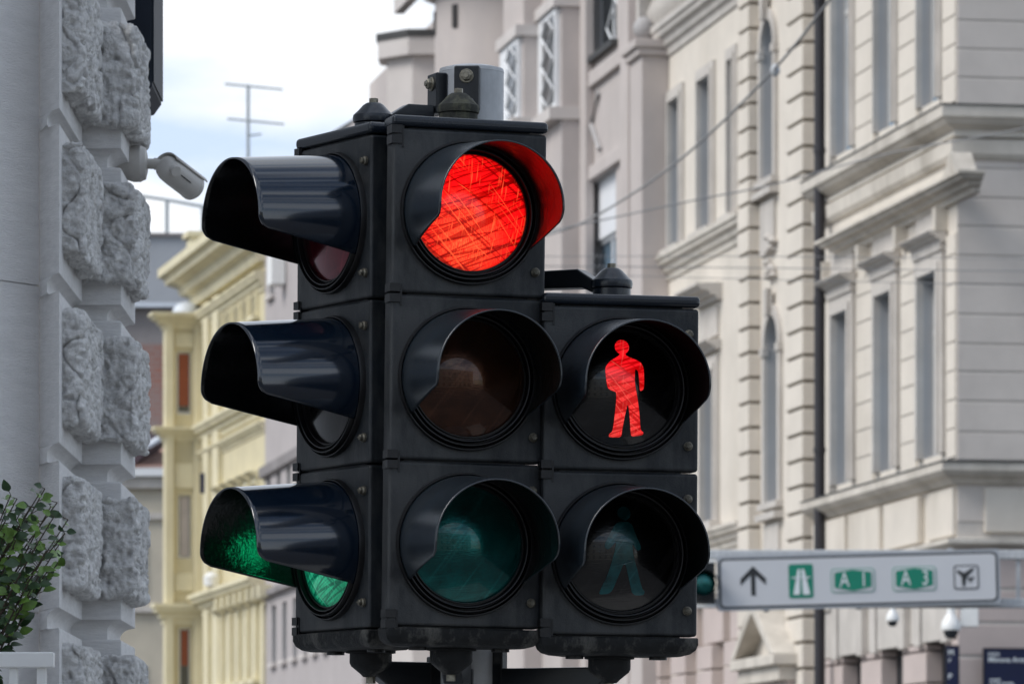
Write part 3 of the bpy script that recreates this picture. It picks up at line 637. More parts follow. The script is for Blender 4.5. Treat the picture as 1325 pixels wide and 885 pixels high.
# sun shield: an arc above the body
up = (Vector((0, 0, 1))-ax*ax.z).normalized(); sd = ax.cross(up)
mb = MB(); n = 16; vs = []; fs = []
for t in (-0.012, Lc+0.024):
    for k in range(n+1):
        a = R(-62+124*k/n); vs.append(c0+ax*t+(up*math.cos(a)+sd*math.sin(a))*0.0365)
for k in range(n): fs.append((k, k+1, n+2+k, n+1+k))
mb.add(vs, fs); o = mb.build('sun_shield', M['camwhite'], cctv, smooth=60); s_ = o.modifiers.new('s', 'SOLIDIFY'); s_.thickness = 0.0025
mb = MB()
for k in range(3):
    t = 0.018+k*0.013; p = c0+ax*t-sd*0.0; mb.tube([c0+ax*t-up*0.012-sd*0.0305*(1 if sd.y > 0 else -1), c0+ax*(t+0.016)-up*0.013-sd*0.0305*(1 if sd.y > 0 else -1)], 0.0012, 6)
mb.build('label_marks', M['pipe'], bd)

# railing, planter and shrub in the lower left
rl = W(70, 848, 11.0)
rail = empty('metal_railing', (rl.x, 11.0, 0.9), label='low white metal railing at the foot of the smooth grey wall', cat='railing')
zt = W(0, 846, 11.0).z-0.9
mb = MB(); mb.box(-1.4, 0, -0.022, 0.022, zt-0.028, zt+0.004); mb.build('top_rail', M['white'], rail, bevel=0.003)
mb = MB(); mb.box(-1.4, 0, -0.015, 0.015, 0.06, 0.09); mb.build('bottom_rail', M['white'], rail, bevel=0.003)
x = -0.016; k = 0
while x > -1.4:
    mb = MB(); w_ = 0.016 if k else 0.018; mb.box(x-w_, x, -0.012, 0.012, 0.0 if k % 6 == 0 else 0.09, zt-0.022); mb.build('baluster', M['white'], rail); x -= 0.058; k += 1
plin = MB(); plin.box(-3.0, rl.x+0.02, 10.55, 11.75, 0.12, 0.9); tag(plin.build('stone_plinth', M['dressed'], bevel=0.01), 'low grey stone plinth under the white railing and the planter', 'plinth')
pt = MB(); pt.box(-2.1, -0.99, 11.15, 11.45, 0.9, 1.55); pt.box(-2.12, -0.97, 11.13, 11.47, 1.5, 1.56)
tag(pt.build('planter_box', M['gable'], bevel=0.006), 'grey planter box behind the white railing holding the shrub', 'planter')
shrub = empty('shrub', (-1.25, 11.28, 1.55), label='leafy green shrub with glossy dark leaves in front of the smooth wall', cat='shrub')
stems = MB(); lv = [MB(), MB()]
rnd = random.Random(11)
def leaf(mbx, p, d, up, L, w):
    d = d.normalized(); s = d.cross(up).normalized(); u = s.cross(d).normalized(); vs = [p]
    prof = [(0.12, 0.35), (0.3, 0.85), (0.5, 1.0), (0.72, 0.75), (0.88, 0.38), (1.0, 0.0)]
    base = p+d*L*0.05; mid = []; lft = []; rgt = []
    for t, ww in prof:
        c = p+d*L*t-u*L*0.22*t*t; mid.append(c); lft.append(c+s*w*ww+u*w*ww*0.35); rgt.append(c-s*w*ww+u*w*ww*0.35)
    vs = [p]+mid+lft+rgt; n = len(prof); fs = [(0, 1, 1+n), (0, 1+2*n, 1)]
    for i in range(n-1): fs += [(1+i, 2+i, 2+i+n, 1+i+n), (1+i, 1+i+2*n, 2+i+2*n, 2+i)]
    mbx.add(vs, fs)
tips = [(58, 632), (40, 655), (28, 660), (14, 640), (84, 690), (6, 690), (-10, 640), (70, 668), (48, 700), (88, 672), (20, 700), (-25, 670), (-40, 640), (60, 712), (50, 640), (34, 672), (66, 655), (76, 705), (8, 660), (22, 645), (30, 730), (50, 745), (12, 760), (-5, 740), (64, 735), (25, 785), (74, 650), (80, 720)]
for i, (tx, ty) in enumerate(tips):
    D = 11.15+rnd.uniform(-0.06, 0.18)
    tip = W(tx, ty, D)-Vector(shrub.location); b0 = Vector((rnd.uniform(-0.09, 0.06), rnd.uniform(-0.05, 0.05), 0))
    ctrl = Vector((b0.x*0.6+tip.x*0.25, b0.y*0.5+tip.y*0.5, tip.z*0.55)); pts = []
    for k in range(13):
        t = k/12; pts.append(b0*(1-t)**2+ctrl*2*t*(1-t)+tip*t*t)
    stems.tube(pts, [0.0048*(1-0.75*k/12) for k in range(13)], 7)
    nl = 42
    for k in range(nl):
        t = 0.28+0.72*k/(nl-1); j = min(11, int(t*12)); p = pts[j].lerp(pts[j+1], t*12-j); tg = (pts[j+1]-pts[j]).normalized()
        an = k*2.4+rnd.uniform(-0.4, 0.4); sidev = Vector((math.cos(an), math.sin(an)*0.9, 0.0))
        d = sidev*0.9+tg*rnd.uniform(0.15, 0.7)+Vector((0, 0, rnd.uniform(-0.3, 0.15)))
        L = rnd.uniform(0.020, 0.038)*(1.0 if t < 0.9 else 0.8); pt_ = p+d.normalized()*rnd.uniform(0.004, 0.016)
        stems.tube([p, pt_], 0.0009, 4)
        leaf(lv[1 if (t > 0.80 and rnd.random() < 0.4) or rnd.random() < 0.10 else 0], pt_, d, Vector((rnd.uniform(-0.7, 0.7), rnd.uniform(-1.6, -0.3), rnd.uniform(0.1, 0.9))), L, L*0.33)
stems.build('stem', M['bark'], shrub, smooth=60); lv[0].build('foliage', M['leaf'], shrub, smooth=80); lv[1].build('young_foliage', M['leaf2'], shrub, smooth=80)

# ------------------------------------------------------------------ corner building, right
f1 = F0; r1 = f1.root('corner_building', 'cream corner building on the right with tall windows and a wide grey banded side', 'building')
XL = f1.fx(1058); DX = XL-0.0
E1 = []  # first floor openings
z1b, z1t = 6.82, 9.18
o1 = [(f1.fx(1083), f1.fx(1103)), (f1.fx(1139), f1.fx(1160)), (f1.fx(1195), f1.fx(1219))]
o2 = [(f1.fx(1082), f1.fx(1104)), (f1.fx(1137), f1.fx(1159)), (f1.fx(1193), f1.fx(1216))]
RV = 0.15
gx = [(f1.fx(1080), f1.fx(1110)), (f1.fx(1158, 0), f1.fx(1172)), (f1.fx(1197), f1.fx(1222))]
holes = [(a, b, z1b, z1t) for a, b in o1]+[(a, b, 11.42, 14.3) for a, b in o2]
mb = MB(); jb = []; wall(mb, XL, 0, 5.1, 17.5, holes, RV, 0, jb); body(mb, XL, 0, 0, 12, 4.9, 17.5)
mb.build('facade_wall', M['cream'], r1); REVEALS = {tuple(round(q, 4) for q in h_[:4]): (m_, 'jamb') for h_, m_ in jb}
mb = MB()   # near side: horizontal plaster bands, recessed joints between
lines = [-85, -48, -10, 27, 64, 101, 138, 180, 218, 256, 293, 331, 368, 407, 445, 481, 519, 559, 600]
zl = [EYE+(HY-y)/FPX*69.0 for y in lines]
zl = [17.4, 17.03, 16.66, 16.29, 15.92, 15.55, 15.18, 14.81, 14.44, 14.07, 13.70]+zl
for a, b in zip(zl[:-1], zl[1:]): mb.box(0.0, 0.03, 0.0, 12, b+0.010, a-0.010)
for a, b in ((6.45, 5.9), ): mb.box(0.0, 0.03, 0.0, 12, b, a)
sw_ = mb.build('banded_side_wall', M['greyplaster'], r1, bevel=0.010)
mb = MB(); mb.box(0.001, 0.016, 0.004, 11.99, 5.6, 17.3); mb.box(0.001, 0.016, 0.006, 11.99, 0.14, 5.5); mb.build('joint_bed', M['surround'], sw_)
mb = MB()   # narrow plaster courses on the street face between the openings
bl = z1t+0.9
def courses(x0, x1, za, zb, st_=0.37, out=0.012):
    z = za
    mb = MB()
    while z < zb-0.05:
        mb.box(x0, x1, -out-0.012, 0, z+0.014, min(z+st_, zb)-0.014); z += st_
    ps_ = mb.build('plaster_strip', M['cream'], r1, bevel=0.004); mb = MB(); mb.box(x0+0.004, x1-0.004, -0.008, -0.001, za, zb-0.02); mb.build('joint_bed', M['surround'], ps_)
for a, b in ((o1[0][1]+0.32, o1[1][0]-0.32), (o1[1][1]+0.32, o1[2][0]-0.32), (o1[2][1]+0.30, -0.001)):
    courses(a, b, 6.72, 9.6)
for a, b in ((o2[0][1]+0.22, o2[1][0]-0.22), (o2[1][1]+0.22, o2[2][0]-0.22), (o2[2][1]+0.22, -0.001)): courses(a, b, 11.25, 14.9)
for (a, b) in o1:
    window(r1, a, b, z1b, z1t, RV-0.02, glass='glassblue', blind=None)
    s = MB(); surround(s, a, b, z1b, z1t, 0.24, 0.07, 0, False, 0.0)
    molding(s, [(a-0.30, -0.07), (b+0.30, -0.07)], corn(z1t+0.50, 0.16, 0.20)); s.box(a-0.26, b+0.26, -0.10, -0.003, z1t+0.24, z1t+0.34)
    s.box(a-0.22, b+0.22, -0.05, 0, z1t+0.52, z1t+0.98)    # frieze panel
    s.build('window_surround', M['surround'], r1)
for (a, b) in o2:
    window(r1, a, b, 11.42, 14.3, RV-0.02, glass='glassblue')
    s = MB(); surround(s, a, b, 11.42, 14.3, 0.17, 0.05, 0, False, 0.18); s.build('window_surround', M['surround'], r1)
mb = MB(); hx0, hx1 = f1.fx(1044, -0.45), f1.fx(1229, -0.45)
molding(mb, [(hx0+0.3, 0), (hx0+0.3, -0.02), (hx1-0.3, -0.02), (hx1-0.3, 0)], corn(10.22, 0.26, 0.32))
mb.prism([(hx1-0.95, -0.30, 10.222), (hx1-0.30, -0.30, 10.222), (hx1-0.6, -0.30, 10.50)], (0, 0.28, 0))
for k in range(4):
    xx = o1[0][0]-0.35+k*(o1[2][1]-o1[0][0]+0.5)/3.0; mb.box(xx, xx+0.16, -0.17, 0, 9.66, 9.96)
mb.build('window_hood', M['cornice'], r1)
mb = MB(); path = [(XL+0.05, 0), (0.022, 0), (0.022, 12)]
molding(mb, path, [(-0.02, 11.20), (0.26, 11.17), (0.26, 11.03), (0.22, 11.0), (0.18, 10.95), (0.05, 10.88), (0.08, 10.80), (-0.02, 10.78)])
molding(mb, path, [(-0.02, 10.775), (0.10, 10.76), (0.09, 10.58), (0.05, 10.52), (-0.02, 10.50)])
mb.build('upper_cornice', M['cornice'], r1)
mb = MB(); molding(mb, [(XL+0.05, 0), (0.03, 0), (0.03, 12)], [(-0.02, 11.204), (0.275, 11.176), (0.275, 11.19), (-0.02, 11.225)]); mb.build('cornice_flashing', M['lead'], r1)
mb = MB(); molding(mb, path, [(-0.02, 6.68), (0.26, 6.64), (0.26, 6.54), (0.20, 6.48), (0.12, 6.44), (0.06, 6.38), (-0.02, 6.36)]); mb.build('sill_cornice', M['cornice'], r1)
mb = MB(); molding(mb, [(XL+0.05, 0), (0.03, 0), (0.03, 12)], [(-0.02, 6.684), (0.275, 6.646), (0.275, 6.66), (-0.02, 6.70)]); mb.build('cornice_flashing', M['lead'], r1)
mb = MB(); p_ = [XL+0.1, f1.fx(1101), f1.fx(1106), f1.fx(1146), f1.fx(1152), f1.fx(1196), f1.fx(1202), -0.25]
for a, b in ((p_[0], p_[1]), (p_[2], p_[3]), (p_[4], p_[5])): mb.box(a, b, -0.10, 0, 5.72, 6.34)
mb.box(f1.fx(1206), -0.02, -0.06, 0, 5.72, 6.34); mb.box(0, 0.08, 0.35, 11.9, 5.76, 6.33)
mb.build('apron_panels', M['cream'], r1, bevel=0.02)
mb = MB(); molding(mb, path, [(-0.02, 5.70), (0.16, 5.68), (0.16, 5.62), (0.10, 5.58), (-0.02, 5.55)]); mb.build('string_course', M['cornice'], r1)
# ground floor with projecting piers
mb = MB(); db = MB()
zg = 4.42
piers = [(XL+0.05, f1.fx(1088)), (f1.fx(1112), f1.fx(1138)), (f1.fx(1166), f1.fx(1196)), (f1.fx(1221), 0)]
for a, b in piers:
    z = 0.12; mb = MB()
    while z < zg-0.05:
        t = min(z+0.42, zg); mb.box(a, b, 0.02, 0.7, z+0.012, t-0.012); z += 0.42
    mb.build('ground_floor_pier', M['pinkstone'], r1, bevel=0.012)
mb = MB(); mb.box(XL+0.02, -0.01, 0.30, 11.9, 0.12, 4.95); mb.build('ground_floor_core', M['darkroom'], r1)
mb = MB(); mb.box(XL+0.02, 0.0, 0.04, 0.7, zg+0.01, 5.12)
for a, b in zip(piers[:-1], piers[1:]):
    c0_, c1_ = a[1], b[0]; mb.box(c0_-0.35, c0_-0.05, -0.06, 0.04, zg-0.04, 5.2); mb.box(c0_, c1_, -0.03, 0.04, zg, 5.2); mb.box(c1_+0.05, c1_+0.35, -0.06, 0.04, zg-0.04, 5.2)
mb.box(XL+0.02, 0.0, -0.02, 0.04, 5.2, 5.55)
mb.build('lintel_panels', M['surround'], r1, bevel=0.01)
for a, b in zip(piers[:-1], piers[1:]): window(r1, a[1], b[0], 0.5, zg, 0.24, frame='pipe', glass='glassdark')
mb = MB(); z = 0.12
for zz0, zz1 in ((5.54, 5.06), (5.02, 4.63), (4.59, 4.20), (4.16, 3.78), (3.74, 3.35), (3.31, 2.9), (2.86, 2.45), (2.41, 2.0), (1.96, 1.5), (1.46, 0.14)): mb.box(0.0, 0.03, 0.005, 12, zz1, zz0)
mb.build('banded_ground_floor_side', M['pinkstone'], r1, bevel=0.012)
mb = MB(); molding(mb, [(XL, 0), (0.02, 0), (0.02, 12)], corn(17.9, 0.7, 0.8)); mb.build('roof_cornice', M['cornice'], r1)

# ------------------------------------------------------------------ arcaded cream building
f2 = F0.sub(1056); r2 = f2.root('apartment_house', 'cream house with banded pilasters and arched windows beside the dark downpipe', 'building')
XR2, XL2 = 0.0, f2.fx(851)
PO = 0.19
pA = (f2.fx(1016, -PO), f2.fx(1038, -PO)); pB = (f2.fx(954, -PO), f2.fx(968, -PO))
ar2 = (f2.fx(988), f2.fx(1004)); ar1 = (f2.fx(993), f2.fx(1010))
z_ar2 = (f2.fz(988, 237), f2.fz(995, 26)); z_ar1 = (f2.fz(994, 652), f2.fz(1001, 408))
u1 = (f2.fx(869), f2.fx(883)); u2 = (f2.fx(907), f2.fx(923)); u3 = (f2.fx(946), f2.fx(952.5))
zu = (f2.fz(869, 324), f2.fz(869, 134))
l1 = (f2.fx(873), f2.fx(887)); l2 = (f2.fx(912), f2.fx(928)); zl_ = (f2.fz(914, 678), f2.fz(914, 483))
holes = [(*ar2, *z_ar2, True), (*ar1, *z_ar1, True), (*u1, *zu), (*u2, *zu), (*u3, *zu), (*l1, *zl_), (*l2, *zl_)]
ztop2 = f2.fz(855, 52)
mb = MB(); jb = []; wall(mb, XL2, XR2, 0.12, ztop2+0.6, [(*h[:4], True) if len(h) > 4 else h for h in holes], 0.24, 0, jb); body(mb, XL2, XR2, 0, 11, 0.12, ztop2+0.6)
mb.build('facade_wall', M['cream'], r2); REVEALS = {tuple(round(q, 4) for q in h_[:4]): (m_, 'jamb') for h_, m_ in jb}
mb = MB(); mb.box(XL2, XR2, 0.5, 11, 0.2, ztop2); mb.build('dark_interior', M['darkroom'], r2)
for h in holes[:2]: window(r2, h[0], h[1], h[2], h[3], 0.20, arch=True, glass='glass')
for h in holes[2:]: window(r2, h[0], h[1], h[2], h[3], 0.20, glass='glass')
for nm, (a, b) in (('a', pA), ('b', pB)):
    mb = MB(); z = 0.12+0.11
    cb_ = MB(); cb_.box(a+0.03, b-0.03, -PO+0.035, 0, 0.12, ztop2+0.1)
    while z < ztop2+0.3: mb.box(a, b, -PO, 0, z+0.024, z+0.371-0.024); z += 0.371
    pb_ = mb.build('banded_pilaster', M['cream'], r2, bevel=0.012); cb_.build('pilaster_core', M['groove'], pb_)
    mb = MB(); mb.box(b-0.0155, b-0.0145, -PO+0.03, -0.01, 0.12, ztop2)
for (a, b), (z0, z1) in ((ar2, z_ar2), (ar1, z_ar1)):
    s = MB(); w = 0.16; cx_ = (a+b)/2; rr = (b-a)/2; tz = z1-rr
    for xx0, xx1 in ((a-w, a), (b, b+w)): s.box(xx0, xx1, -0.06, 0, z0, tz); s.box(xx0-0.03, xx1+0.03, -0.085, 0, tz-0.12, tz-0.003)
    n = 16
    for k in range(n):
        t0, t1 = math.pi*k/n, math.pi*(k+1)/n
        q = [(cx_-q_*math.cos(t), 0, tz+q_*math.sin(t)) for t in (t0, t1) for q_ in (rr, rr+w)]
        s.prism([q[0], q[1], q[3], q[2]], (0, -0.06, 0))
    s.prism([(cx_-0.08, -0.061, z1-0.02), (cx_+0.08, -0.061, z1-0.02), (cx_+0.13, -0.061, z1+0.38), (cx_-0.13, -0.061, z1+0.38)], (0, -0.08, 0))
    s.box(a-0.2, b+0.2, -0.12, 0, z0-0.10, z0-0.003); s.box(a-0.22, b+0.22, -0.15, 0, z0-0.26, z0-0.16)
    s.box(a-0.05, b+0.05, -0.05, 0, z0-1.1, z0-0.32)
    s.build('arch_surround', M['surround'], r2)
s = MB()   # stucco relief above the lower arch
rnd = random.Random(4)
for k in range(16):
    s.lathe([(0.02, -0.05), (0.09, 0.0), (0.03, 0.07)], 8, Matrix.Translation(((ar1[0]+ar1[1])/2+rnd.uniform(-0.25, 0.25), -0.05, z_ar1[1]+0.5+rnd.uniform(0, 0.7))))
s.build('stucco_relief', M['surround'], r2, smooth=50)
for (a, b) in (u1, u2, u3):
    s = MB(); surround(s, a, b, zu[0], zu[1], 0.2, 0.05, 0, True, 0); s.build('window_surround', M['surround'], r2)
for (a, b) in (l1, l2):
    s = MB(); surround(s, a, b, zl_[0], zl_[1], 0.2, 0.06, 0, True, 0); molding(s, [(a-0.3, -0.06), (b+0.3, -0.06)], corn(zl_[1]+0.44, 0.16, 0.2))
    s.box(a-0.2, b+0.2, -0.05, 0, zl_[1]+0.5, zl_[1]+0.95); molding(s, [(a-0.4, -0.02), (b+0.4, -0.02)], corn(zl_[1]+1.3, 0.26, 0.4)); s.build('window_surround', M['surround'], r2)
mb = MB(); zc_ = f2.fz(900, 311); molding(mb, [(XL2+0.02, 0), (pB[0]-0.02, 0)], corn(zc_, 0.42, 0.22)); mb.build('floor_cornice', M['cornice'], r2)
mb = MB(); zc_ = f2.fz(905, 690); molding(mb, [(XL2+0.02, 0), (pB[0]-0.02, 0)], corn(zc_, 0.35, 0.22)); mb.build('sill_cornice', M['cornice'], r2)
mb = MB(); molding(mb, [(XL2+0.02, 0), (pB[0]-0.02, 0), (pB[0]-0.02, -PO+0.02), (0, -PO+0.02)], corn(ztop2+0.15, 0.52, 0.24)); mb.build('roof_cornice', M['surround'], r2)
mb = MB()   # attic balustrade above the cornice
x = XL2+0.2
while x < -0.3: mb.lathe([(.05, 0), (.09, 0.15), (.10, 0.28), (.05, 0.42), (.05, 0.62)], 12, Matrix.Translation((x, -0.15, ztop2+0.16))); x += 0.32
mb.box(XL2, 0, -0.3, 0.0, ztop2+0.78, ztop2+0.92); mb.box(XL2, XL2+0.25, -0.36, 0.0, ztop2+0.16, ztop2+1.3)
mb.box(XL2, 0, 0.3, 0.6, ztop2, ztop2+4.2)
mb.build('attic_balustrade', M['surround'], r2, smooth=40)
mb = MB(); X_ = f2.fx(1060.5, -0.17); mb.tube([(X_, -0.17, 0.2), (X_, -0.17, ztop2+0.1)], 0.078, 20)
for k in range(7): mb.lathe([(0.09, 0), (0.09, 0.07)], 20, Matrix.Translation((X_, -0.17, 1.0+k*2.1)))
mb.build('downpipe', M['pipe'], r2, smooth=40)
# doorway pediment
PP = -0.55; a, b = f2.fx(944, PP), f2.fx(1000, PP); zt_ = f2.fz(1000, 845, PP); zb_ = f2.fz(1000, 859, PP); ap = f2.fz(972, 774, PP)
s = MB(); s.box(a, b, PP, 0, zb_, zt_); s.box(a+0.1, b-0.1, PP+0.1, 0, zb_-0.22, zb_-0.003)
cx_ = (a+b)/2; t = 0.16
s.prism([(a, PP, zt_+0.003), (a+0.28, PP, zt_+0.003), (cx_, PP, ap-t*1.3), (cx_, PP, ap)], (0, -PP, 0)); s.prism([(b, PP, zt_+0.003), (b-0.28, PP, zt_+0.003), (cx_, PP, ap-t*1.3), (cx_, PP, ap)], (0, -PP, 0))
s.prism([(a+0.3, PP+0.28, zt_+0.002), (b-0.3, PP+0.28, zt_+0.002), (cx_, PP+0.28, ap-t*1.5)], (0, 0.2, 0))
pm = s.build('door_pediment', M['cornice'], r2, bevel=0.015)
s = MB(); s.box(a+0.15, b-0.15, -0.32, 0, zb_-0.7, zb_-0.223); s.box(a+0.12, a+0.5, -0.28, 0, 0.12, zb_-0.703); s.box(b-0.5, b-0.12, -0.28, 0, 0.12, zb_-0.703); s.build('door_case', M['pinkstone'], pm)
s = MB(); s.box(a+0.5, b-0.5, -0.02, 0, 0.12, zb_-0.703); s.build('door', M['darkroom'], r2)
s = MB(); zq = f2.fz(920, 836)     # ground-floor piers left of the door
xx = XL2
while xx < a-1.2:
    z = 0.12; s = MB()
    while z < zq-0.1: s.box(xx, xx+1.15, -0.2, 0, z+0.012, min(z+0.4, zq)-0.012); z += 0.4
    s.box(xx+0.2, xx+1.7, -0.14, 0, zq+0.02, zq+0.75); xx += 2.05
    s.build('ground_floor_pier', M['pinkstone'], r2, bevel=0.012)
s = MB(); molding(s, [(XL2, 0), (0, 0)], corn(f2.fz(1040, 740), 0.3, 0.25)); s.build('string_course', M['cornice'], r2)

# ------------------------------------------------------------------ mauve building with lattice windows
f3 = F0.sub(850); r3 = f3.root('apartment_house', 'mauve-grey building with white lattice windows behind the front traffic light', 'building')
XE = f3.fx(598); H3 = 23.0
wd = [(f3.fx(764), f3.fx(798), f3.fz(780, 66), f3.fz(780, -60), 'lat'), (f3.fx(762), f3.fx(797), f3.fz(780, 480), f3.fz(780, 228), 'shut'), (f3.fx(762), f3.fx(797), f3.fz(780, 800), f3.fz(780, 600), 'plain')]
mb = MB(); jb = []; wall(mb, XE, 0.02, 0.12, H3, [w[:4] for w in wd], 0.25, 0, jb); body(mb, XE, 0.02, 0, 9, 0.12, H3)
mb.build('facade_wall', M['mauve'], r3); REVEALS = {tuple(round(q, 4) for q in h_[:4]): (m_, 'jamb') for h_, m_ in jb}
def lattice(mb, x0, x1, Y, z0, z1, n, w=0.05, swap=1):
    H = z1-z0; step = H/n; cxm = (x0+x1)/2
    for k in range(n):
        za, zb = z0+k*step, z0+(k+1)*step; zm = (za+zb)/2
        for (pa, pb) in (((x0, zm), (cxm, za)), ((cxm, za), (x1, zm)), ((x1, zm), (cxm, zb)), ((cxm, zb), (x0, zm))):
            mb.tube([(pa[0], Y, pa[1]), (pb[0], Y, pb[1])], w*0.5, 4)
for a, b, z0, z1, k in wd:
    w_ = window(r3, a, b, z0, z1, 0.18, frame='whiteframe', glass='glassdark' if k != 'shut' else 'glass', fw=0.10)
    if k == 'lat': s = MB(); lattice(s, a+0.9, b-0.1, 0.12, z0, z1, 2, 0.04); s.build('lattice', M['whiteframe'], w_)
    if k == 'shut': s = MB(); s.box(a+0.15, b-0.02, 0.10, 0.16, z0+(z1-z0)*0.70, z1); s.build('roller_shutter', M['shutter'], w_)
    s = MB(); s.box(a-0.12, b+0.12, -0.12, 0, z0-0.10, z0-0.003); s.build('sill', M['lead'], w_)
mb = MB()
def vbar(x0px, x1px, ytop, ybot, out, xr=None):
    a, b = f3.fx(x0px, -out), f3.fx(x1px, -out); xm = (x0px+x1px)/2
    mb.box(a, b, -out, 0, f3.fz(xm, ybot, -out) if ybot is not None else 0.12, f3.fz(xm, ytop, -out) if ytop is not None else H3)
vbar(741, 757, None, None, 0.16); vbar(802, 812, None, None, 0.16); vbar(757, 802, 80, 100, 0.10); vbar(757, 802, 204, 222, 0.10); vbar(757, 802, 400, 425, 0.1)
vbar(700, 712, 262, None, 0.14); vbar(724, 733, 240, None, 0.14)
mb.build('facade_bands', M['mauve'], r3, bevel=0.02)
s = MB(); p0 = (f3.fx(777), f3.fz(777, 120)); p1 = (f3.fx(768), f3.fz(768, 160)); p2 = (f3.fx(779), f3.fz(779, 194)); s.tube([(p0[0], -0.04, p0[1]), (p1[0], -0.04, p1[1]), (p2[0], -0.04, p2[1])], 0.05, 6); s.build('relief_ornament', M['balls'], r3)
mb = MB(); a, b = f3.fx(815, -0.45), f3.fx(830, -0.45); zt_ = f3.fz(830, 72, -0.45); mb.box(a, b, -0.45, 0, 0.12, zt_)
mb.box(a-0.1, b+0.06, -0.52, 0, zt_, zt_+0.12); mb.box(a-0.15, b+0.1, -0.58, 0, zt_+0.12, zt_+0.26); mb.build('corner_pier', M['mauve'], r3, bevel=0.02)
mb = MB(); c_ = Vector(((a+b)/2, -0.30, zt_+0.26)); mb.lathe([(.10, 0.0), (.08, 0.06)]+[(0.19*math.sin(math.pi*k/14+0.3) if k < 13 else 0.01, 0.25-0.19*math.cos(math.pi*k/14+0.3)) for k in range(14)], 32, Matrix.Translation(c_)); mb.build('ball_finial', M['balls'], r3, smooth=60)
# bays with white-framed lattice windows
def bay(px0, px1, out, ztop=None, mat_='mauve2'):
    mb = MB(); a, b = f3.fx(px0, -out), f3.fx(px1, -out); mb.box(a, b, -out, 0, 0.12, ztop or H3); o = mb.build('bay', M[mat_], r3, bevel=0.05, seg=3); return a, b
a, b = bay(690, 738, 0.02, mat_='mauve')
for (p0, p1, yt, yb, out) in ((692, 720, 22, 150, 0.55), (648, 671, 58, 162, 0.9)):
    a, b = f3.fx(p0, -out), f3.fx(p1, -out); pm_ = (p0+p1)/2; z0, z1 = f3.fz(pm_, yb, -out), f3.fz(pm_, yt, -out)
    mb = MB(); mb.box(a-0.1, b+0.1, -out+0.06, 0, 0.12, H3); bay_ = mb.build('bay', M['mauve'], r3, bevel=0.03)
    mb = MB(); mb.box(a, b, -out-0.02, -out+0.055, z0, z1); w_ = mb.build('window', M['whiteframe'], r3)
    mb = MB(); m0 = a+(b-a)*0.42; mb.box(m0, b-0.12, -out-0.024, -out-0.021, z0+0.1, z1-0.1); mb.build('pane', M['glassdark'], w_)
    s = MB(); lattice(s, m0, b-0.12, -out-0.05, z0+0.1, z1-0.1, 3, 0.034); s.build('lattice', M['whiteframe'], w_)
    s = MB(); s.box(a-0.1, b+0.15, -out-0.15, 0, z0-0.22, z0-0.003); s.build('sill', M['mauve2'], w_); s = MB(); s.box(a-0.1, b+0.15, -out-0.08, 0, z1+0.003, z1+0.2); s.build('lintel', M['mauve2'], w_)
for (p0, p1, yt, yb, out) in ((700, 712, 190, 420, 0.58), (716, 722, 50, 100, 0.6)):
    pass
# rounded corner tower with deep eaves
out = 1.3; xc = f3.fx(618, -0.6); R_ = 1.75
mb = MB(); n = 40
mb.lathe([(R_, 0.12), (R_, H3-1.5)], 56, Matrix.Translation((xc, 0.35, 0))); tw = mb.build('round_tower', M['mauve'], r3, smooth=30)
zt_ = f3.fz(590, 2, -0.6)
mb = MB(); mb.lathe([(R_, zt_-0.35), (R_+0.25, zt_-0.3), (R_+0.25, zt_-0.1), (R_+0.6, zt_+0.1), (R_+0.75, zt_+0.16), (R_+0.75, zt_+0.42), (R_+0.7, zt_+0.5)], 56, Matrix.Translation((xc, 0.35, 0))); mb.build('eaves', M['mauve2'], tw, smooth=25)
for an in (200, 235, 268, 300):
    mb = MB(); T = Matrix.Translation((xc, 0.35, 0)) @ Matrix.Rotation(R(an), 4, 'Z'); mb.lathe([(0.001, 0)], 3) if False else None
    vv = [T @ Vector(p) for p in ((R_-0.05, -0.07, zt_-1.05), (R_+0.03, -0.07, zt_-1.05), (R_+0.03, 0.07, zt_-1.05), (R_-0.05, 0.07, zt_-1.05), (R_-0.05, -0.07, zt_-0.62), (R_+0.03, -0.07, zt_-0.62), (R_+0.03, 0.07, zt_-0.62), (R_-0.05, 0.07, zt_-0.62))]
    mb.hexa(vv); mb.build('window', M['darkroom'], tw)
mb = MB(); mb.box(XE-0.3, 0.1, -0.2, 0.1, H3-0.3, H3); mb.build('roof_cornice', M['mauve2'], r3)

# ------------------------------------------------------------------ polygonal tower house farther along
f4 = F0.sub(598); r4 = f4.root('tower_house', 'pale mauve house with a flat-roofed polygonal bay left of the steel pole', 'building')
D4 = f4.depth(0)
def poly(cx, cy, r, n, ph=0): return [(cx+r*math.cos(2*math.pi*k/n+ph), cy+r*math.sin(2*math.pi*k/n+ph)) for k in range(n)]
X4 = f4.fx(560, -0.5); zt4 = f4.fz(560, 60, -0.5)
Rw = 0.97
mb = MB(); pl = poly(X4, -0.5, Rw, 8, 0.2); mb.prism([(x, y, 0.12) for x, y in pl], (0, 0, zt4-0.12)); mb.build('polygonal_bay', M['mauve2'], r4)
mb = MB(); pl = poly(X4, -0.5, Rw+0.20, 8, 0.2); mb.prism([(x, y, zt4-0.32) for x, y in pl], (0, 0, 0.36)); sl = mb.build('roof_slab', M['mauve2'], r4)
mb = MB(); pl = poly(X4, -0.5, Rw+0.24, 8, 0.2); mb.prism([(x, y, zt4+0.045) for x, y in pl], (0, 0, 0.13)); mb.build('flashing', M['lead'], sl)
zb4 = f4.fz(480, 90); XE4 = f4.fx(478, 0.3)
mb = MB(); mb.box(XE4, 0.5, 0.3, 8, 0.12, zb4); mb.build('main_block', M['mauve'], r4)
zz4 = f4.fz(590, 38)
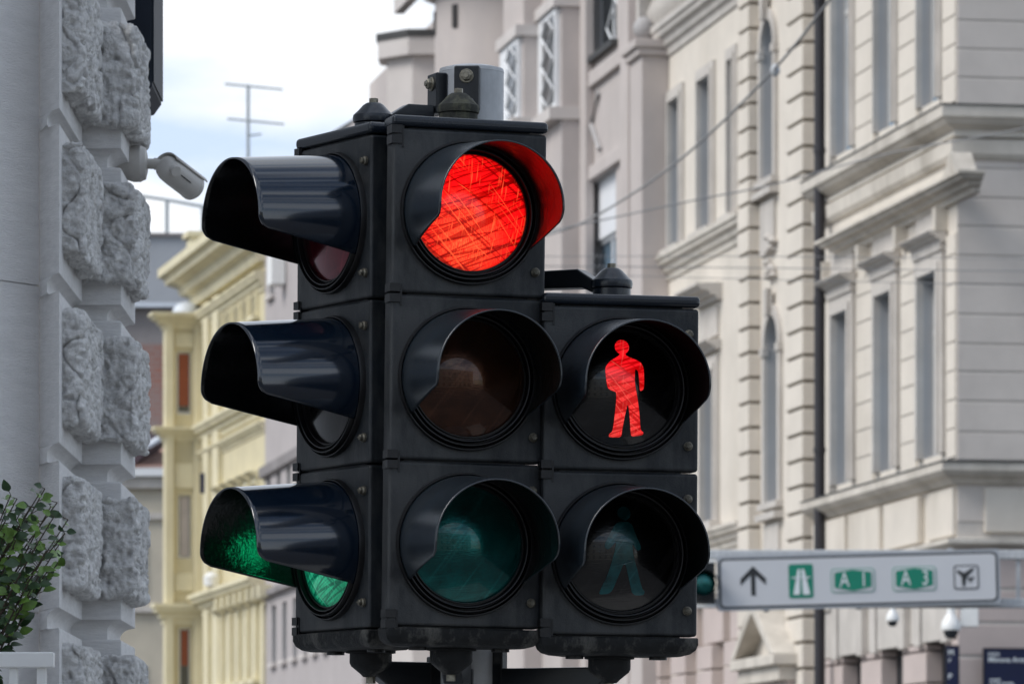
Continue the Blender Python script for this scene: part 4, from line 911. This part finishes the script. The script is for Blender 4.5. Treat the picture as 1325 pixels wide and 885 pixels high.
mb = MB(); mb.prism([(f4.fx(598, 0.2)-2.0, 0.2, zt4+0.1), (f4.fx(598, 0.2)+0.6, 0.2, zt4+0.1), (f4.fx(598, 0.2)+0.6, 0.2, zt4+1.1), (f4.fx(598, 0.2)-0.4, 0.2, zt4+0.9)], (0, 4, 0)); mb.build('dormer', M['mauve2'], r4)
mb = MB(); mb.box(X4-0.6, 1.5, -1.2, -1.0, zt4+0.72, zt4+1.05); mb.build('parapet', M['mauve2'], r4)
# lower wing with a sloping roof
Xa, Xb = f4.fx(430, 0.5), f4.fx(490, 0.5); za, zb5 = f4.fz(430, 172, 0.5), f4.fz(490, 138, 0.5)
mb = MB(); mb.prism([(Xa, 0.5, 0.12), (Xb, 0.5, 0.12), (Xb, 0.5, zb5-0.3), (Xa, 0.5, za-0.3)], (0, 5, 0)); mb.build('wing', M['mauve'], r4)
mb = MB(); mb.prism([(Xa-0.3, 0.25, za-0.30), (Xb, 0.25, zb5-0.28), (Xb, 0.25, zb5-0.10), (Xa-0.3, 0.25, za-0.12)], (0, 5.3, 0)); mb.build('roof_edge', M['lead'], r4)

# ------------------------------------------------------------------ taupe building and its television aerial
f5 = F0.sub(470); r5 = f5.root('apartment_house', 'taupe building with narrow windows glimpsed just left of the left-facing traffic light', 'building')
XE5 = f5.fx(341); H5 = f5.fz(350, 262)
wn = []
for px0, yt, yb in ((349, 335, 382), ): wn.append((f5.fx(px0), f5.fx(px0+6), f5.fz(px0+3, yb), f5.fz(px0+3, yt)))
for k in range(7):
    c = 352+k*13.5 if k else 352; wn.append((f5.fx(c), f5.fx(c+5.2), f5.fz(352, 858), f5.fz(352, 784)))
for k in range(5):
    c = 345+k*13; wn.append((f5.fx(c), f5.fx(c+5.0), f5.fz(352, 640), f5.fz(352, 612)))
mb = MB(); jb = []; wall(mb, XE5, 0, 0.12, H5, wn, 0.3, 0, jb); body(mb, XE5, 0, 0, 9, 0.12, H5); mb.build('facade_wall', M['taupe'], r5); REVEALS = {tuple(round(q, 4) for q in h_[:4]): (m_, 'jamb') for h_, m_ in jb}
for w_ in wn:
    o = window(r5, *w_[:4], 0.22, frame='darkroom', glass='glassdark'); s = MB(); s.box(w_[0]-0.12, w_[1]+0.12, -0.12, 0, w_[2]-0.12, w_[2]-0.003); s.build('sill', M['mauve2'], o)
mb = MB(); molding(mb, [(XE5, 0), (0, 0)], [(-0.02, f5.fz(352, 762)), (0.18, f5.fz(352, 763)), (0.16, f5.fz(352, 770)), (-0.02, f5.fz(352, 773))]); mb.build('string_course', M['browngrey'], r5)
mb = MB(); z_ = f5.fz(352, 600); molding(mb, [(XE5, 0), (0, 0)], [(-0.02, z_), (0.14, z_), (0.12, z_-0.25), (-0.02, z_-0.3)]); mb.build('upper_string_course', M['browngrey'], r5)
ac = MB(); xa = f5.fx(366); za = f5.fz(366, 372); ac.box(xa, xa+0.75, -0.4, -0.02, za, za+0.75)
o = ac.build('air_conditioner', M['white'], bevel=0.03); o.matrix_world = r5.matrix_basis.copy(); tag(o, 'small white air conditioner on the taupe wall beside the traffic light', 'air conditioner')
bpy.context.view_layer.update()
o.matrix_world = Matrix.Translation((f5.P.x, f5.P.y, 0)) @ Matrix.Rotation(R(f5.deg-90), 4, 'Z')
an = W(321, 262, 140.0)
aer = empty('television_aerial', (an.x, an.y, H5-0.05), label='thin metal television aerial with crossbars against the pale sky', cat='aerial')
def za_(y): return W(321, y, 140).z-H5+0.05
mb = MB(); mb.tube([(0, 0, 0), (0, 0, za_(110))], 0.045, 8); mb.build('mast', M['aerial'], aer, smooth=50)
for (x0, y0, x1, y1) in ((-30, 109, 44, 114), (-27, 154, 46, 159), (0, 176, 16, 172)):
    mb = MB(); mb.tube([(x0*0.02, 0, za_(y0)), (x1*0.02, 0.3, za_(y1))], 0.028, 6); mb.build('crossbar', M['aerial'], aer)

# ------------------------------------------------------------------ yellow building
w0 = F0.world(F0.fx(343), 0); f6 = Frame((w0.x, w0.y), 11.6)
r6 = f6.root('apartment_house', 'yellow stucco building with a heavy roof cornice and a corner oriel', 'building')
XE6 = f6.fx(257); XO = f6.fx(262)
zr = f6.fz(262, 366); print('yellow', XE6, zr, f6.depth(0))
hol = []
rows = [(455, 520), (690, 742), (830, 900)]
for k in range(5):
    c0_ = 286+k*11.0
    for (yt, yb) in ((640, 700), (800, 885), (395, 430)):
        hol.append((f6.fx(c0_), f6.fx(c0_+4.6), f6.fz(300, yb), f6.fz(300, yt)))
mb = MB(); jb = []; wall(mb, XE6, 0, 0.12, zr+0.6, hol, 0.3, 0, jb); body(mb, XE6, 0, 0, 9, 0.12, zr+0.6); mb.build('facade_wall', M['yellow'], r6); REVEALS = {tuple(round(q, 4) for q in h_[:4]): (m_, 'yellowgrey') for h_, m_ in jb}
for h in hol: 
    o = window(r6, *h, 0.24, frame='winframe', glass='glassdark')
    s = MB(); surround(s, *h, 0.16, 0.08, 0, True, 0.16); s.build('window_surround', M['yellow2'], r6)
mb = MB()
molding(mb, [(XE6-0.15, 4), (XE6-0.15, -0.05), (0.0, -0.05)][::1], corn(zr+0.55, 1.15, 0.95)); mb.build('roof_cornice', M['yellow2'], r6)
mb = MB(); zf_ = f6.fz(262, 405); molding(mb, [(XE6, 0), (0, 0)], corn(zf_, 0.5, 0.28)); mb.build('frieze_moulding', M['yellow2'], r6)
mb = MB(); mb.box(XE6+0.4, -0.05, -0.03, 0, zf_+0.1, zr-0.75); mb.build('frieze_field', M['yellowgrey'], r6)
for y_, h_, o_ in ((552, 0.55, 0.35), (585, 0.3, 0.2), (770, 0.6, 0.45)):
    mb = MB(); z_ = f6.fz(262, y_); molding(mb, [(XE6, 0), (0, 0)], corn(z_, h_, o_)); mb.build('floor_moulding', M['yellow2'], r6)
for k in range(8): xk = f6.fx(283+k*8, -0.3); mb = MB(); mb.box(xk-0.12, xk+0.12, -0.4, 0, f6.fz(262, 800), f6.fz(262, 785)); mb.build('cornice_bracket', M['yellow2'], r6)
mb = MB()
for p0, p1 in ((262, 268), (274, 281)): mb.box(f6.fx(p0, -0.15), f6.fx(p1, -0.15), -0.15, 0, 0.12, zr-0.7)
for k in range(6): c_ = 281.5+k*11; mb.box(f6.fx(c_, -0.1), f6.fx(c_+3.0, -0.1), -0.1, 0, 0.12, f6.fz(262, 805))
mb.build('pilaster', M['yellow2'], r6, bevel=0.02)
# oriel with small cornices and stacked frontal windows
OY = f6.fy(214, XO)           # how far it projects towards the street
Xo0 = XO-0.45
zo = f6.fz(262, 412)
def oz(py): return EYE+(HY-py)/FPX*f6.depth(XO, OY/2)
oriel_w = [(f6.fy(228, XO), f6.fy(247, XO), oz(536), oz(455), 'redblind', 0.86), (f6.fy(230, XO), f6.fy(247, XO), oz(722), oz(640), 'greyblind', 0.97), (f6.fy(231, XO), f6.fy(246, XO), oz(905), oz(812), 'redblind', 0.52)]
# the near face looks at the camera, so build it as a panel set turned by 90 degrees: x = -Y, y = into the building
mb = MB()
def turn(mbx, start):     # map (u, d, z) -> (XO - d, u, z)
    for i in range(start, len(mbx.v)): u, d, z = mbx.v[i]; mbx.v[i] = (XO-d, u, z)
wall(mb, OY, -0.0, 0.12, zo, [w[:4] for w in oriel_w], 0.2, 0); turn(mb, 0)
mb.quad((XO, OY, 0.12), (Xo0, OY, 0.12), (Xo0, OY, zo), (XO, OY, zo)); mb.quad((Xo0, OY, 0.12), (Xo0, 0, 0.12), (Xo0, 0, zo), (Xo0, OY, zo)); mb.quad((XO, OY, zo), (Xo0, OY, zo), (Xo0, 0, zo), (XO, 0, zo))
ori = mb.build('oriel', M['yellow'], r6)
for (a, b, z0, z1, bl_, f_) in oriel_w:
    t_ = MB(); t_.box(a, b, 0.12, 0.18, z0, z1); turn(t_, 0); wn_ = t_.build('window', M['whiteframe'], ori)
    t_ = MB(); t_.box(a+0.07, b-0.03, 0.105, 0.118, z0+0.08, z1-0.05); turn(t_, 0); t_.build('pane', M['glassdark'], wn_)
    t_ = MB(); t_.box(a+0.09, b-0.05, 0.09, 0.10, z1-(z1-z0)*f_, z1-0.06); turn(t_, 0); t_.build('blind', M[bl_], wn_)
for y_, h_, o_ in ((405, 0.45, 0.42), (552, 0.4, 0.35), (780, 0.6, 0.35)):
    mb = MB(); molding(mb, [(Xo0, OY), (XO, OY), (XO, 0)], corn(oz(y_), h_, o_)); mb.build('oriel_cornice', M['yellow2'], ori)
mb = MB()
for y0_, y1_ in ((432, 450), (600, 632), (742, 765)): mb.box(XO, XO+0.06, OY+0.25, -0.25, oz(y1_), oz(y0_))
mb.box(XO, XO+0.14, OY-0.02, OY+0.22, 0.12, oz(420)); mb.box(XO, XO+0.14, -0.24, -0.02, 0.12, oz(420))
mb.build('oriel_panels', M['yellow2'], ori, bevel=0.02)
mb = MB(); mb.lathe([(0.42*math.cos(k*math.pi/2/10), 0.36*math.sin(k*math.pi/2/10)) for k in range(11)], 28, Matrix.Translation((XO-0.45, OY*0.36, oz(405)))); mb.build('oriel_dome', M['zinc'], ori, smooth=60)
# attic posts on the cornice
mb = MB(); xk = f6.fx(258, 0.3); mb.box(xk-0.5, xk+0.35, 0.0, 0.6, zr+0.5, zr+1.55); mb.box(xk-0.6, xk+0.45, -0.1, 0.7, zr+1.55, zr+1.7); mb.build('attic_post', M['yellow2'], r6)
ns = W(301, 632, 138.5)
o = MB(); o.box(-0.02, 0.9, -0.03, 0.03, 0, 0.55); o = o.build('street_sign', M['navy']); fs_ = f6.world(f6.fx(262, -0.2), -0.25, f6.fz(262, 638, -0.2)); o.location = (fs_.x-0.0, fs_.y, fs_.z); tag(o, 'small dark blue sign fixed on the yellow house beside its corner oriel', 'sign')
gl = MB(); gl.lathe([(0.05, 0), (0.2, 0.05), (0.22, 0.3), (0.08, 0.42)], 16)
for nm in range(1):
    g_ = gl.build('wall_lamp', M['white']); q_ = f6.world(f6.fx(276, -0.35), -0.4, f6.fz(270, 762, -0.35)); g_.location = q_; tag(g_, 'small white lamp low on the yellow house between its pilasters', 'lamp')

# ------------------------------------------------------------------ far end of the street, left
def frontblock(name, pxs, ytop, D, m, label, cat, thick=8):
    a, b = W(pxs[0], 0, D).x, W(pxs[1], 0, D).x; zt_ = W(0, ytop, D).z; cx_ = (a+b)/2
    r = empty(name, (cx_, D, 0), label=label, cat=cat)
    mb = MB(); mb.box(a-cx_, b-cx_, 0, thick, 0.0, zt_); mb.build('wall', M[m], r); return r, cx_
D7 = 215.0
r7, cx7 = frontblock('gable_house', (60, 262), 303, D7, 'gable', 'tall blank grey gable wall with a roof railing above the far street end', 'building')
def lz(y, D=D7): return W(0, y, D).z
def lx(p, c, D=D7): return W(p, 0, D).x-c
mb = MB(); mb.box(lx(60, cx7), lx(262, cx7), -0.15, 0.3, lz(306), lz(302)); mb.build('coping', M['browngrey'], r7)
mb = MB(); mb.tube([(lx(150, cx7), 0.2, lz(248)), (lx(215, cx7), 0.2, lz(258)), (lx(270, cx7), 0.2, lz(268))], 0.07, 6)
for p, y in ((170, 252), (215.5, 258), (262, 266)): mb.tube([(lx(p, cx7), 0.2, lz(303)), (lx(p, cx7), 0.2, lz(y))], 0.09, 6)
mb.build('roof_railing', M['aerial'], r7)
r8, cx8 = frontblock('old_house', (60, 262), 398, 205.0, 'browngrey', 'old brown-grey wall with patches of bare brick below the grey gable', 'building')
mb = MB(); mb.box(lx(60, cx8, 205), lx(262, cx8, 205), -0.5, 1.5, lz(399, 205), lz(393, 205)); mb.build('zinc_ledge', M['zinc'], r8)
mb = MB(); mb.box(lx(120, cx8, 205), lx(262, cx8, 205), -0.06, 0, lz(560, 205), lz(445, 205)); mb.build('brick_patch', M['brick'], r8)
D9 = 185.0
r9, cx9 = frontblock('street_house', (60, 221), 612, D9, 'beige', 'small beige house with a clay tile roof at the far end of the street', 'building', 10)
mb = MB(); mb.add([(lx(60, cx9, D9), 0, lz(604, D9)), (lx(221, cx9, D9), 0, lz(604, D9)), (lx(221, cx9, D9), 6, lz(560, D9)), (lx(60, cx9, D9), 6, lz(560, D9))], [(0, 1, 2, 3)]); mb.build('roof', M['tile'], r9)
mb = MB(); mb.prism([(lx(60, cx9, D9), 0.3, lz(604, D9)+0.05), (lx(172, cx9, D9), 0.3, lz(600, D9)), (lx(214, cx9, D9), 0.3, lz(562, D9)), (lx(60, cx9, D9), 0.3, lz(562, D9))], (0, 4, 0.2)); mb.build('dark_roof', M['darktile'], r9)
mb = MB(); mb.tube([(lx(140, cx9, D9), 0.25, lz(588, D9)), (lx(192, cx9, D9), 0.25, lz(575, D9)), (lx(214, cx9, D9), 0.25, lz(562, D9))], 0.12, 6); mb.build('roof_flashing', M['zinc'], r9)
mb = MB(); mb.box(lx(60, cx9, D9), lx(221, cx9, D9), -0.5, 0.1, lz(617, D9), lz(607, D9)); mb.build('gutter', M['whiteframe'], r9)
for yy0, yy1, oo in ((632, 618, 0.28), (792, 784, 0.2), (672, 664, 0.15)): mb = MB(); mb.box(lx(60, cx9, D9), lx(221, cx9, D9), -oo, 0, lz(yy0, D9), lz(yy1, D9)); mb.build('string_course', M['surround'], r9)
for p0, p1, yt, yb in ((212, 222, 690, 772), (211, 222, 862, 920), (176, 190, 700, 770), (176, 190, 860, 920)):
    a, b = lx(p0, cx9, D9), lx(p1, cx9, D9)
    mb = MB(); mb.box(a, b, -0.06, 0, lz(yb, D9), lz(yt, D9)); o = mb.build('window', M['whiteframe'], r9); mb = MB(); mb.box(a+0.1, b-0.1, -0.07, -0.061, lz(yb-3, D9), lz(yt+3, D9)); mb.build('pane', M['glass'], o)

# ------------------------------------------------------------------ direction sign on its gantry
DS = 58.0
sx0, sx1 = W(928, 0, DS).x, W(1294, 0, DS).x; szc = W(0, 750, DS).z; sc_ = Vector(((sx0+sx1)/2, DS, szc))
SW, SH = sx1-sx0, 71/FPX*DS
roll = R(1.55)
sign = empty('direction_sign', sc_, (0, -roll, 0), 'white motorway direction sign with an arrow, green A1 and A3 badges and an aeroplane', 'road sign')
def rrect(x0, x1, z0, z1, r, y, n=6):
    pts = []
    for cx_, cz_, a0 in ((x1-r, z1-r, 0), (x0+r, z1-r, 90), (x0+r, z0+r, 180), (x1-r, z0+r, 270)):
        for k in range(n+1): a = R(a0+90*k/n); pts.append((cx_+r*math.cos(a), y, cz_+r*math.sin(a)))
    return pts
u = DS/FPX   # metres per photo pixel at the sign
mb = MB(); mb.prism(rrect(-SW/2, SW/2, -SH/2, SH/2, 3*u, 0), (0, 0.06, 0)); mb.build('panel', M['signgrey'], sign)
def inlay(name, pts2, m, lvl, par=None):   # pts in photo pixels about the sign centre
    mb = MB(); mb.prism([(x*u, -0.003*lvl, z*u) for x, z in pts2], (0, 0.0028*lvl, 0)) if False else mb.prism([(x*u, -0.004*lvl, z*u) for x, z in pts2], (0, 0.003, 0))
    return mb.build(name, M[m], par or sign)
def rr2(x0, x1, z0, z1, r): return [(p[0], p[2]) for p in rrect(x0, x1, z0, z1, r, 0)]
b1 = inlay('black_border', rr2(-180.5, 180, -32.5, 32, 7), 'signblack', 1); inlay('white_field', rr2(-178, 177.5, -30, 29.5, 5.5), 'signwhite', 2, b1)
cxs = 1111.0
def X(px): return px-cxs
ar = inlay('arrow', [(X(971.6), -16.5), (X(977.4), -16.5), (X(977.4), 10), (X(988), -0.5), (X(991), -3), (X(991), 5), (X(974.6), 21.5), (X(958), 5), (X(958), -3), (X(961), -0.5), (X(971.6), 10)], 'signblack', 3)
mw = inlay('motorway_symbol', rr2(X(1020.5), X(1052), -21.5, 22.5, 3), 'signgreen', 3)
for pts in ([(X(1026), -17), (X(1034.5), -17), (X(1035.4), 16), (X(1032.5), 16)], [(X(1038.5), -17), (X(1048), -17), (X(1040.5), 16), (X(1037.2), 16)]): inlay('road_symbol', pts, 'letter', 4, mw)
inlay('bridge_symbol', [(X(1024.5), 4.2), (X(1048.5), 4.2), (X(1048.5), 5.8), (X(1024.5), 5.8)], 'letter', 5, mw)
def badge(c, digit):
    o = inlay('badge_outline', rr2(c-28.5, c+28.5, -16.5, 15.5, 5), 'paleg', 3); inlay('badge_ground', rr2(c-26.8, c+26.8, -14.8, 13.8, 4), 'signwhite', 4, o)
    inlay('badge_shield', [(c-24, -9.5), (c, -14), (c+23.5, -9.5), (c+24, -8), (c+24, 8.5), (c+23.5, 10), (c, 13.5), (c-24, 10)], 'signgreen', 5, o)
    for t, dx in (('A', -11), (digit, 14)):
        cu = bpy.data.curves.new('lettering', 'FONT'); cu.body = t; cu.size = 27*u; cu.align_x = 'CENTER'; cu.align_y = 'CENTER'; cu.extrude = 0.001; cu.offset = 0.0
        cu.materials.append(M['letter']); q = bpy.data.objects.new('lettering', cu); COL.objects.link(q); q.parent = o; q.rotation_euler = (R(90), 0, 0); q.location = ((c+dx)*u, -0.0225, -0.3*u); q.scale = (0.72, 1, 1)
badge(X(1103.5), '1'); badge(X(1183), '3')
o = inlay('airport_symbol', rr2(X(1234), X(1266.5), -16, 15.5, 4), 'signblack', 3); inlay('symbol_ground', rr2(X(1235.8), X(1264.7), -14.2, 13.7, 3), 'signwhite', 4, o)
inlay('aeroplane', [(X(1245), -12), (X(1248.2), -12), (X(1250.6), -0.5), (X(1258.5), 7.5), (X(1261.5), 12), (X(1256.5), 11), (X(1247.5), 5.2), (X(1239.5), 9.5), (X(1237.3), 7.5), (X(1244), 0.5)], 'signblack', 5, o)
inlay('aeroplane', [(X(1254.5), -8), (X(1257.5), -4.5), (X(1261), -1), (X(1259), 0.5), (X(1255.5), -1.5), (X(1251.5), 0), (X(1251.5), -2), (X(1253.8), -4)], 'signblack', 5, o)
for k in (-120, 0, 120): 
    mb = MB(); mb.box(k*u-0.03, k*u+0.03, 0.06, 0.10, -SH/2-0.02, SH/2+0.02); mb.build('clamp', M['galv'], sign)
gx = W(1475, 0, DS).x
gan = empty('sign_gantry', (gx, DS+0.3, 0), label='grey steel gantry arm carrying the direction sign above the road', cat='gantry')
zA, zB = W(0, 716, DS).z, W(0, 779, DS).z
for zq in (zA, zB):
    mb = MB(); x0_ = W(880, 0, DS).x-gx; mb.box(x0_, 0, -0.14, -0.02, zq-0.05, zq+0.05); mb.build('gantry_rail', M['galv'], gan, bevel=0.01)
mb = MB()
for k in range(14): p = W(890+k*43, 0, DS).x-gx; mb.box(p-0.02, p+0.02, -0.10, -0.06, zB+0.05, zA-0.05)
mb.build('lattice_bars', M['galv'], gan)
mb = MB(); mb.lathe([(.14, 0), (.11, zA+0.5)], 24); mb.build('post', M['galv'], gan, smooth=30)
# small traffic light hung on the gantry
tl = empty('traffic_light', (W(908, 0, DS).x, DS-0.05, W(0, 782, DS).z), label='small dark traffic light with a green lens hung beside the direction sign', cat='traffic light')
mb = MB(); hh = 54*u; mb.box(-0.30, 17*u, 0, 0.1, 0.0, hh); mb.build('housing', M['plastic'], tl, bevel=0.01)
for q0, q1 in ((hh, hh+3.5*u), (-4*u, 0)): mb = MB(); mb.box(-0.32, 18*u, -0.02, 0.12, q0, q1); mb.build('white_edging', M['white'], tl, bevel=0.005)
mb = MB(); mb.lathe([(0.135, 0.0), (0.13, 0.03), (0.0951, 0.045), (0.05, 0.055)], 40, Matrix.Translation((2*u, -0.0, hh/2)) @ Matrix.Rotation(R(90), 4, 'X')); mb.build('lens', M['green_off'], tl, smooth=60)
mb = MB(); mb.lathe([(0.155, 0.0), (0.155, 0.16), (0.145, 0.16), (0.145, 0.0)], 40, Matrix.Translation((2*u, -0.0, hh/2)) @ Matrix.Rotation(R(90), 4, 'X'), cap=False); mb.build('visor', M['plastic'], tl, smooth=60)

# dome cameras
def dome(px, py, D, s, label, box=False):
    p = W(px, py, D); r = empty('dome_camera', p, label=label, cat='camera')
    mb = MB(); mb.lathe([(.17*s, 0), (.175*s, 0.02*s), (.16*s, 0.14*s), (.10*s, 0.24*s), (.07*s, 0.30*s), (.07*s, 0.40*s)], 32); mb.build('housing', M['white'], r, smooth=35)
    mb = MB(); mb.lathe([(.02*s, -0.15*s), (.09*s, -0.13*s), (.125*s, -0.06*s), (.13*s, -0.001)], 28); mb.build('glass_dome', M['glassdark'], r, smooth=60)
    mb = MB(); mb.tube([(0, 0, 0.36*s), (0.06*s, 0, 0.42*s), (0.22*s, 0.03, 0.42*s), (0.3*s, 0.1, 0.42*s)], 0.05*s, 10); mb.build('arm', M['white'], r, smooth=50)
    if box: mb = MB(); mb.box(0.18*s, 0.48*s, 0.0, 0.2*s, 0.06*s, 0.50*s); mb.build('junction_box', M['white'], r, bevel=0.01)
    return r
dome(1230.5, 815, 66.0, 0.70, 'white dome camera with a black lens on the building corner below the sign', True)
dome(1155, 803, 64.0, 0.45, 'smaller white dome camera just below the direction sign')
# wall plates at the corner
u2 = 68.9/FPX
p0 = W(1271, 838, 68.85)
f_in = R(f1.deg)
def plate(name, px, py, wpx, hpx, D, label, lines, rotz):
    p = W(px, py, D); r = empty(name, (p.x, p.y, p.z-hpx*D/FPX), (0, 0, rotz), label, 'sign')
    mb = MB(); mb.box(0, wpx*D/FPX, -0.02, 0.02, 0, hpx*D/FPX); mb.build('plate', M['navy'], r, bevel=0.006)
    mb = MB(); e = 0.012; w_, h_ = wpx*D/FPX, hpx*D/FPX
    for a in ((-e, 0, -e, h_+e), (w_, w_+e, -e, h_+e), (0, w_, h_, h_+e), (0, w_, -e, 0)): mb.box(a[0], a[1], -0.025, 0.02, a[2], a[3])
    mb.build('frame', M['pipe'], r)
    for t, x, z, s in lines:
        cu = bpy.data.curves.new('lettering', 'FONT'); cu.body = t; cu.size = s*D/FPX; cu.extrude = 0.001; cu.offset = 0.002; cu.materials.append(M['letter'])
        q = bpy.data.objects.new('lettering', cu); COL.objects.link(q); q.parent = r; q.rotation_euler = (R(90), 0, 0); q.location = (x*D/FPX, -0.022, (hpx-z)*D/FPX)
    return r
plate('street_name_sign', 1273, 839, 82, 58, 68.85, 'navy blue sign with white writing on the side wall of the corner building', [('ULICA', 5, 8.5, 5.5), ('Mlinova Armuša', 5, 17, 9.5), ('ogranak', 7, 41, 4.5), ('od Trga do kraja', 7, 46, 4.8)], f_in)
sgn = plate('hanging_sign', 1224, 836, 16, 75, 68.2, 'narrow upright blue sign with pale marks on the building corner', [('M', 2.5, 11, 10), ('r', 3, 20, 9), ('P', 2.5, 42, 10), ('i', 3, 56, 9)], 0)

# overhead cables
def cable(pts, r, label, n=40, clamp=None):
    P = [W(*p) for p in pts]; path = []
    for i in range(n+1):      # Catmull-Rom through the points
        t = i/n*(len(P)-1); k = min(int(t), len(P)-2); f = t-k; a = P[max(k-1, 0)]; b = P[k]; c = P[k+1]; d = P[min(k+2, len(P)-1)]
        path.append(0.5*((2*b)+(c-a)*f+(2*a-5*b+4*c-d)*f*f+(-a+3*b-3*c+d)*f**3))
    mb = MB(); mb.tube([p-P[0] for p in path], r, 8)
    o = mb.build('overhead_cable', M['wire'], smooth=60); o.location = P[0]
    tag(o, label, 'cable', 'overhead cables'); 
    if clamp:
        c_ = W(*clamp)-P[0]; m2 = MB(); m2.lathe([(0.02, -0.06), (0.05, -0.02), (0.05, 0.03), (0.02, 0.07)], 12, Matrix.Translation(c_)); m2.build('clamp', M['galv'], o, smooth=40)
cable([(640, 318, 78), (735, 296, 74), (820, 250, 70), (900, 190, 64), (1000, 92, 57), (1075, -2, 52), (1130, -90, 48)], 0.014, 'thick sagging overhead cable rising steeply to the upper right', clamp=(1003, 92, 56.9))
cable([(650, 312, 66), (760, 289, 66), (900, 259, 66), (1000, 239, 66), (1150, 199, 64), (1330, 165, 62), (1500, 120, 60)], 0.009, 'thin overhead wire crossing below the thick rising cable')
cable([(640, 332, 60), (1000, 332, 60), (1400, 336, 60)], 0.004, 'upper of three nearly level thin wires across the right facades')
cable([(640, 344, 58), (1000, 347, 60), (1400, 352, 60)], 0.005, 'middle of three nearly level thin wires across the right facades')
cable([(640, 352, 60), (1000, 362, 60), (1400, 371, 60)], 0.004, 'lowest of three nearly level thin wires across the right facades')

for q in [o for o in bpy.data.objects if o.type == 'FONT']:
    bpy.context.view_layer.update()
    me = bpy.data.meshes.new_from_object(q); n_ = bpy.data.objects.new('lettering', me); COL.objects.link(n_)
    n_.parent = q.parent; n_.location = q.location; n_.rotation_euler = q.rotation_euler; n_.scale = q.scale
    if not me.materials: me.materials.append(M['letter'])
    bpy.data.objects.remove(q); n_.name = 'lettering'
# the far side of the junction, behind the photographer (seen only in the glossy visors)
rb = empty('apartment_house', (6, -46, 0), label='beige four-storey house on the far side of the junction behind the viewpoint', cat='building')
mb = MB(); mb.box(-32, 32, -10, 0, 0, 13.5); mb.build('wall', M['beige'], rb)
for k in range(14):
    for zf0 in (1.2, 5.2, 9.0): mb = MB(); mb.box(-29+k*4.3, -27.4+k*4.3, 0, 0.05, zf0, zf0+2.3); mb.build('window', M['glassdark'], rb)

# ------------------------------------------------------------------ light, sky, camera
SUN_EL, SUN_AZ = 44.0, -112.0      # azimuth from +Y (into the picture), clockwise positive
w = bpy.data.worlds.new('World'); sc.world = w; w.use_nodes = True; nt = w.node_tree
bg = nt.nodes['Background']; sky = N(nt, 'ShaderNodeTexSky'); sky.sky_type = 'NISHITA'; sky.sun_disc = False; sky.sun_elevation = R(SUN_EL); sky.sun_rotation = R(SUN_AZ % 360)
sky.air_density = 1.0; sky.dust_density = 0.6
tc = N(nt, 'ShaderNodeTexCoord'); mp = N(nt, 'ShaderNodeMapping'); mp.inputs['Scale'].default_value = (1.6, 1.6, 5.0); mp.inputs['Location'].default_value = (0.4, 1.1, 0.3)
nt.links.new(tc.outputs['Generated'], mp.inputs[0])
cn = N(nt, 'ShaderNodeTexNoise', i_Scale=2.6, i_Detail=7.0, i_Roughness=0.55); nt.links.new(mp.outputs[0], cn.inputs['Vector'])
fac = ramp(nt, cn.outputs['Fac'], [(0.44, 0.0), (0.54, 0.97)])
sxyz = N(nt, 'ShaderNodeSeparateXYZ'); nt.links.new(tc.outputs['Generated'], sxyz.inputs[0])
mr = N(nt, 'ShaderNodeMapRange', clamp=True); nt.links.new(sxyz.outputs[1], mr.inputs[0]); mr.inputs[1].default_value = 0.2; mr.inputs[2].default_value = 0.85; mr.inputs[3].default_value = 0.0; mr.inputs[4].default_value = 0.95
mxm = N(nt, 'ShaderNodeMath', operation='MAXIMUM'); nt.links.new(fac, mxm.inputs[0]); nt.links.new(mr.outputs[0], mxm.inputs[1]); fac = mxm.outputs[0]
cn2 = N(nt, 'ShaderNodeTexNoise', i_Scale=9.0, i_Detail=6.0); nt.links.new(mp.outputs[0], cn2.inputs['Vector'])
cl = ramp(nt, cn2.outputs['Fac'], [(0.38, (0.56, 0.68, 0.87)), (0.58, (0.93, 0.95, 0.985))])
cs = N(nt, 'ShaderNodeVectorMath', operation='SCALE'); nt.links.new(cl, cs.inputs[0]); cs.inputs['Scale'].default_value = 8.9
mx = N(nt, 'ShaderNodeMixRGB'); nt.links.new(fac, mx.inputs[0]); nt.links.new(sky.outputs[0], mx.inputs[1]); nt.links.new(cs.outputs[0], mx.inputs[2])
nt.links.new(mx.outputs[0], bg.inputs[0]); bg.inputs[1].default_value = 0.09
sl = bpy.data.lights.new('sun', 'SUN'); sl.energy = 1.75; sl.angle = R(28); sl.color = (1.0, 0.965, 0.91)
so = bpy.data.objects.new('sun', sl); COL.objects.link(so)
dirv = Vector((math.sin(R(SUN_AZ))*math.cos(R(SUN_EL)), math.cos(R(SUN_AZ))*math.cos(R(SUN_EL)), math.sin(R(SUN_EL))))
so.rotation_euler = dirv.to_track_quat('Z', 'Y').to_euler(); so.location = (0, 0, 30)
cam = bpy.data.cameras.new('camera'); co = bpy.data.objects.new('camera', cam); COL.objects.link(co)
co.location = (0, 0, EYE); co.rotation_euler = (R(90), 0, 0)
cam.sensor_width = 36; cam.lens = 36*FPX/1325; cam.shift_y = (HY-442.5)/1325; cam.clip_end = 4000; cam.clip_start = 0.5
cam.dof.use_dof = True; cam.dof.focus_distance = 10.0; cam.dof.aperture_fstop = 19
sc.camera = co
sc.view_settings.view_transform = 'Standard'; sc.view_settings.look = 'None'; sc.view_settings.exposure = 0.62; sc.view_settings.gamma = 1
sc.cycles.max_bounces = 8; sc.cycles.use_denoising = True
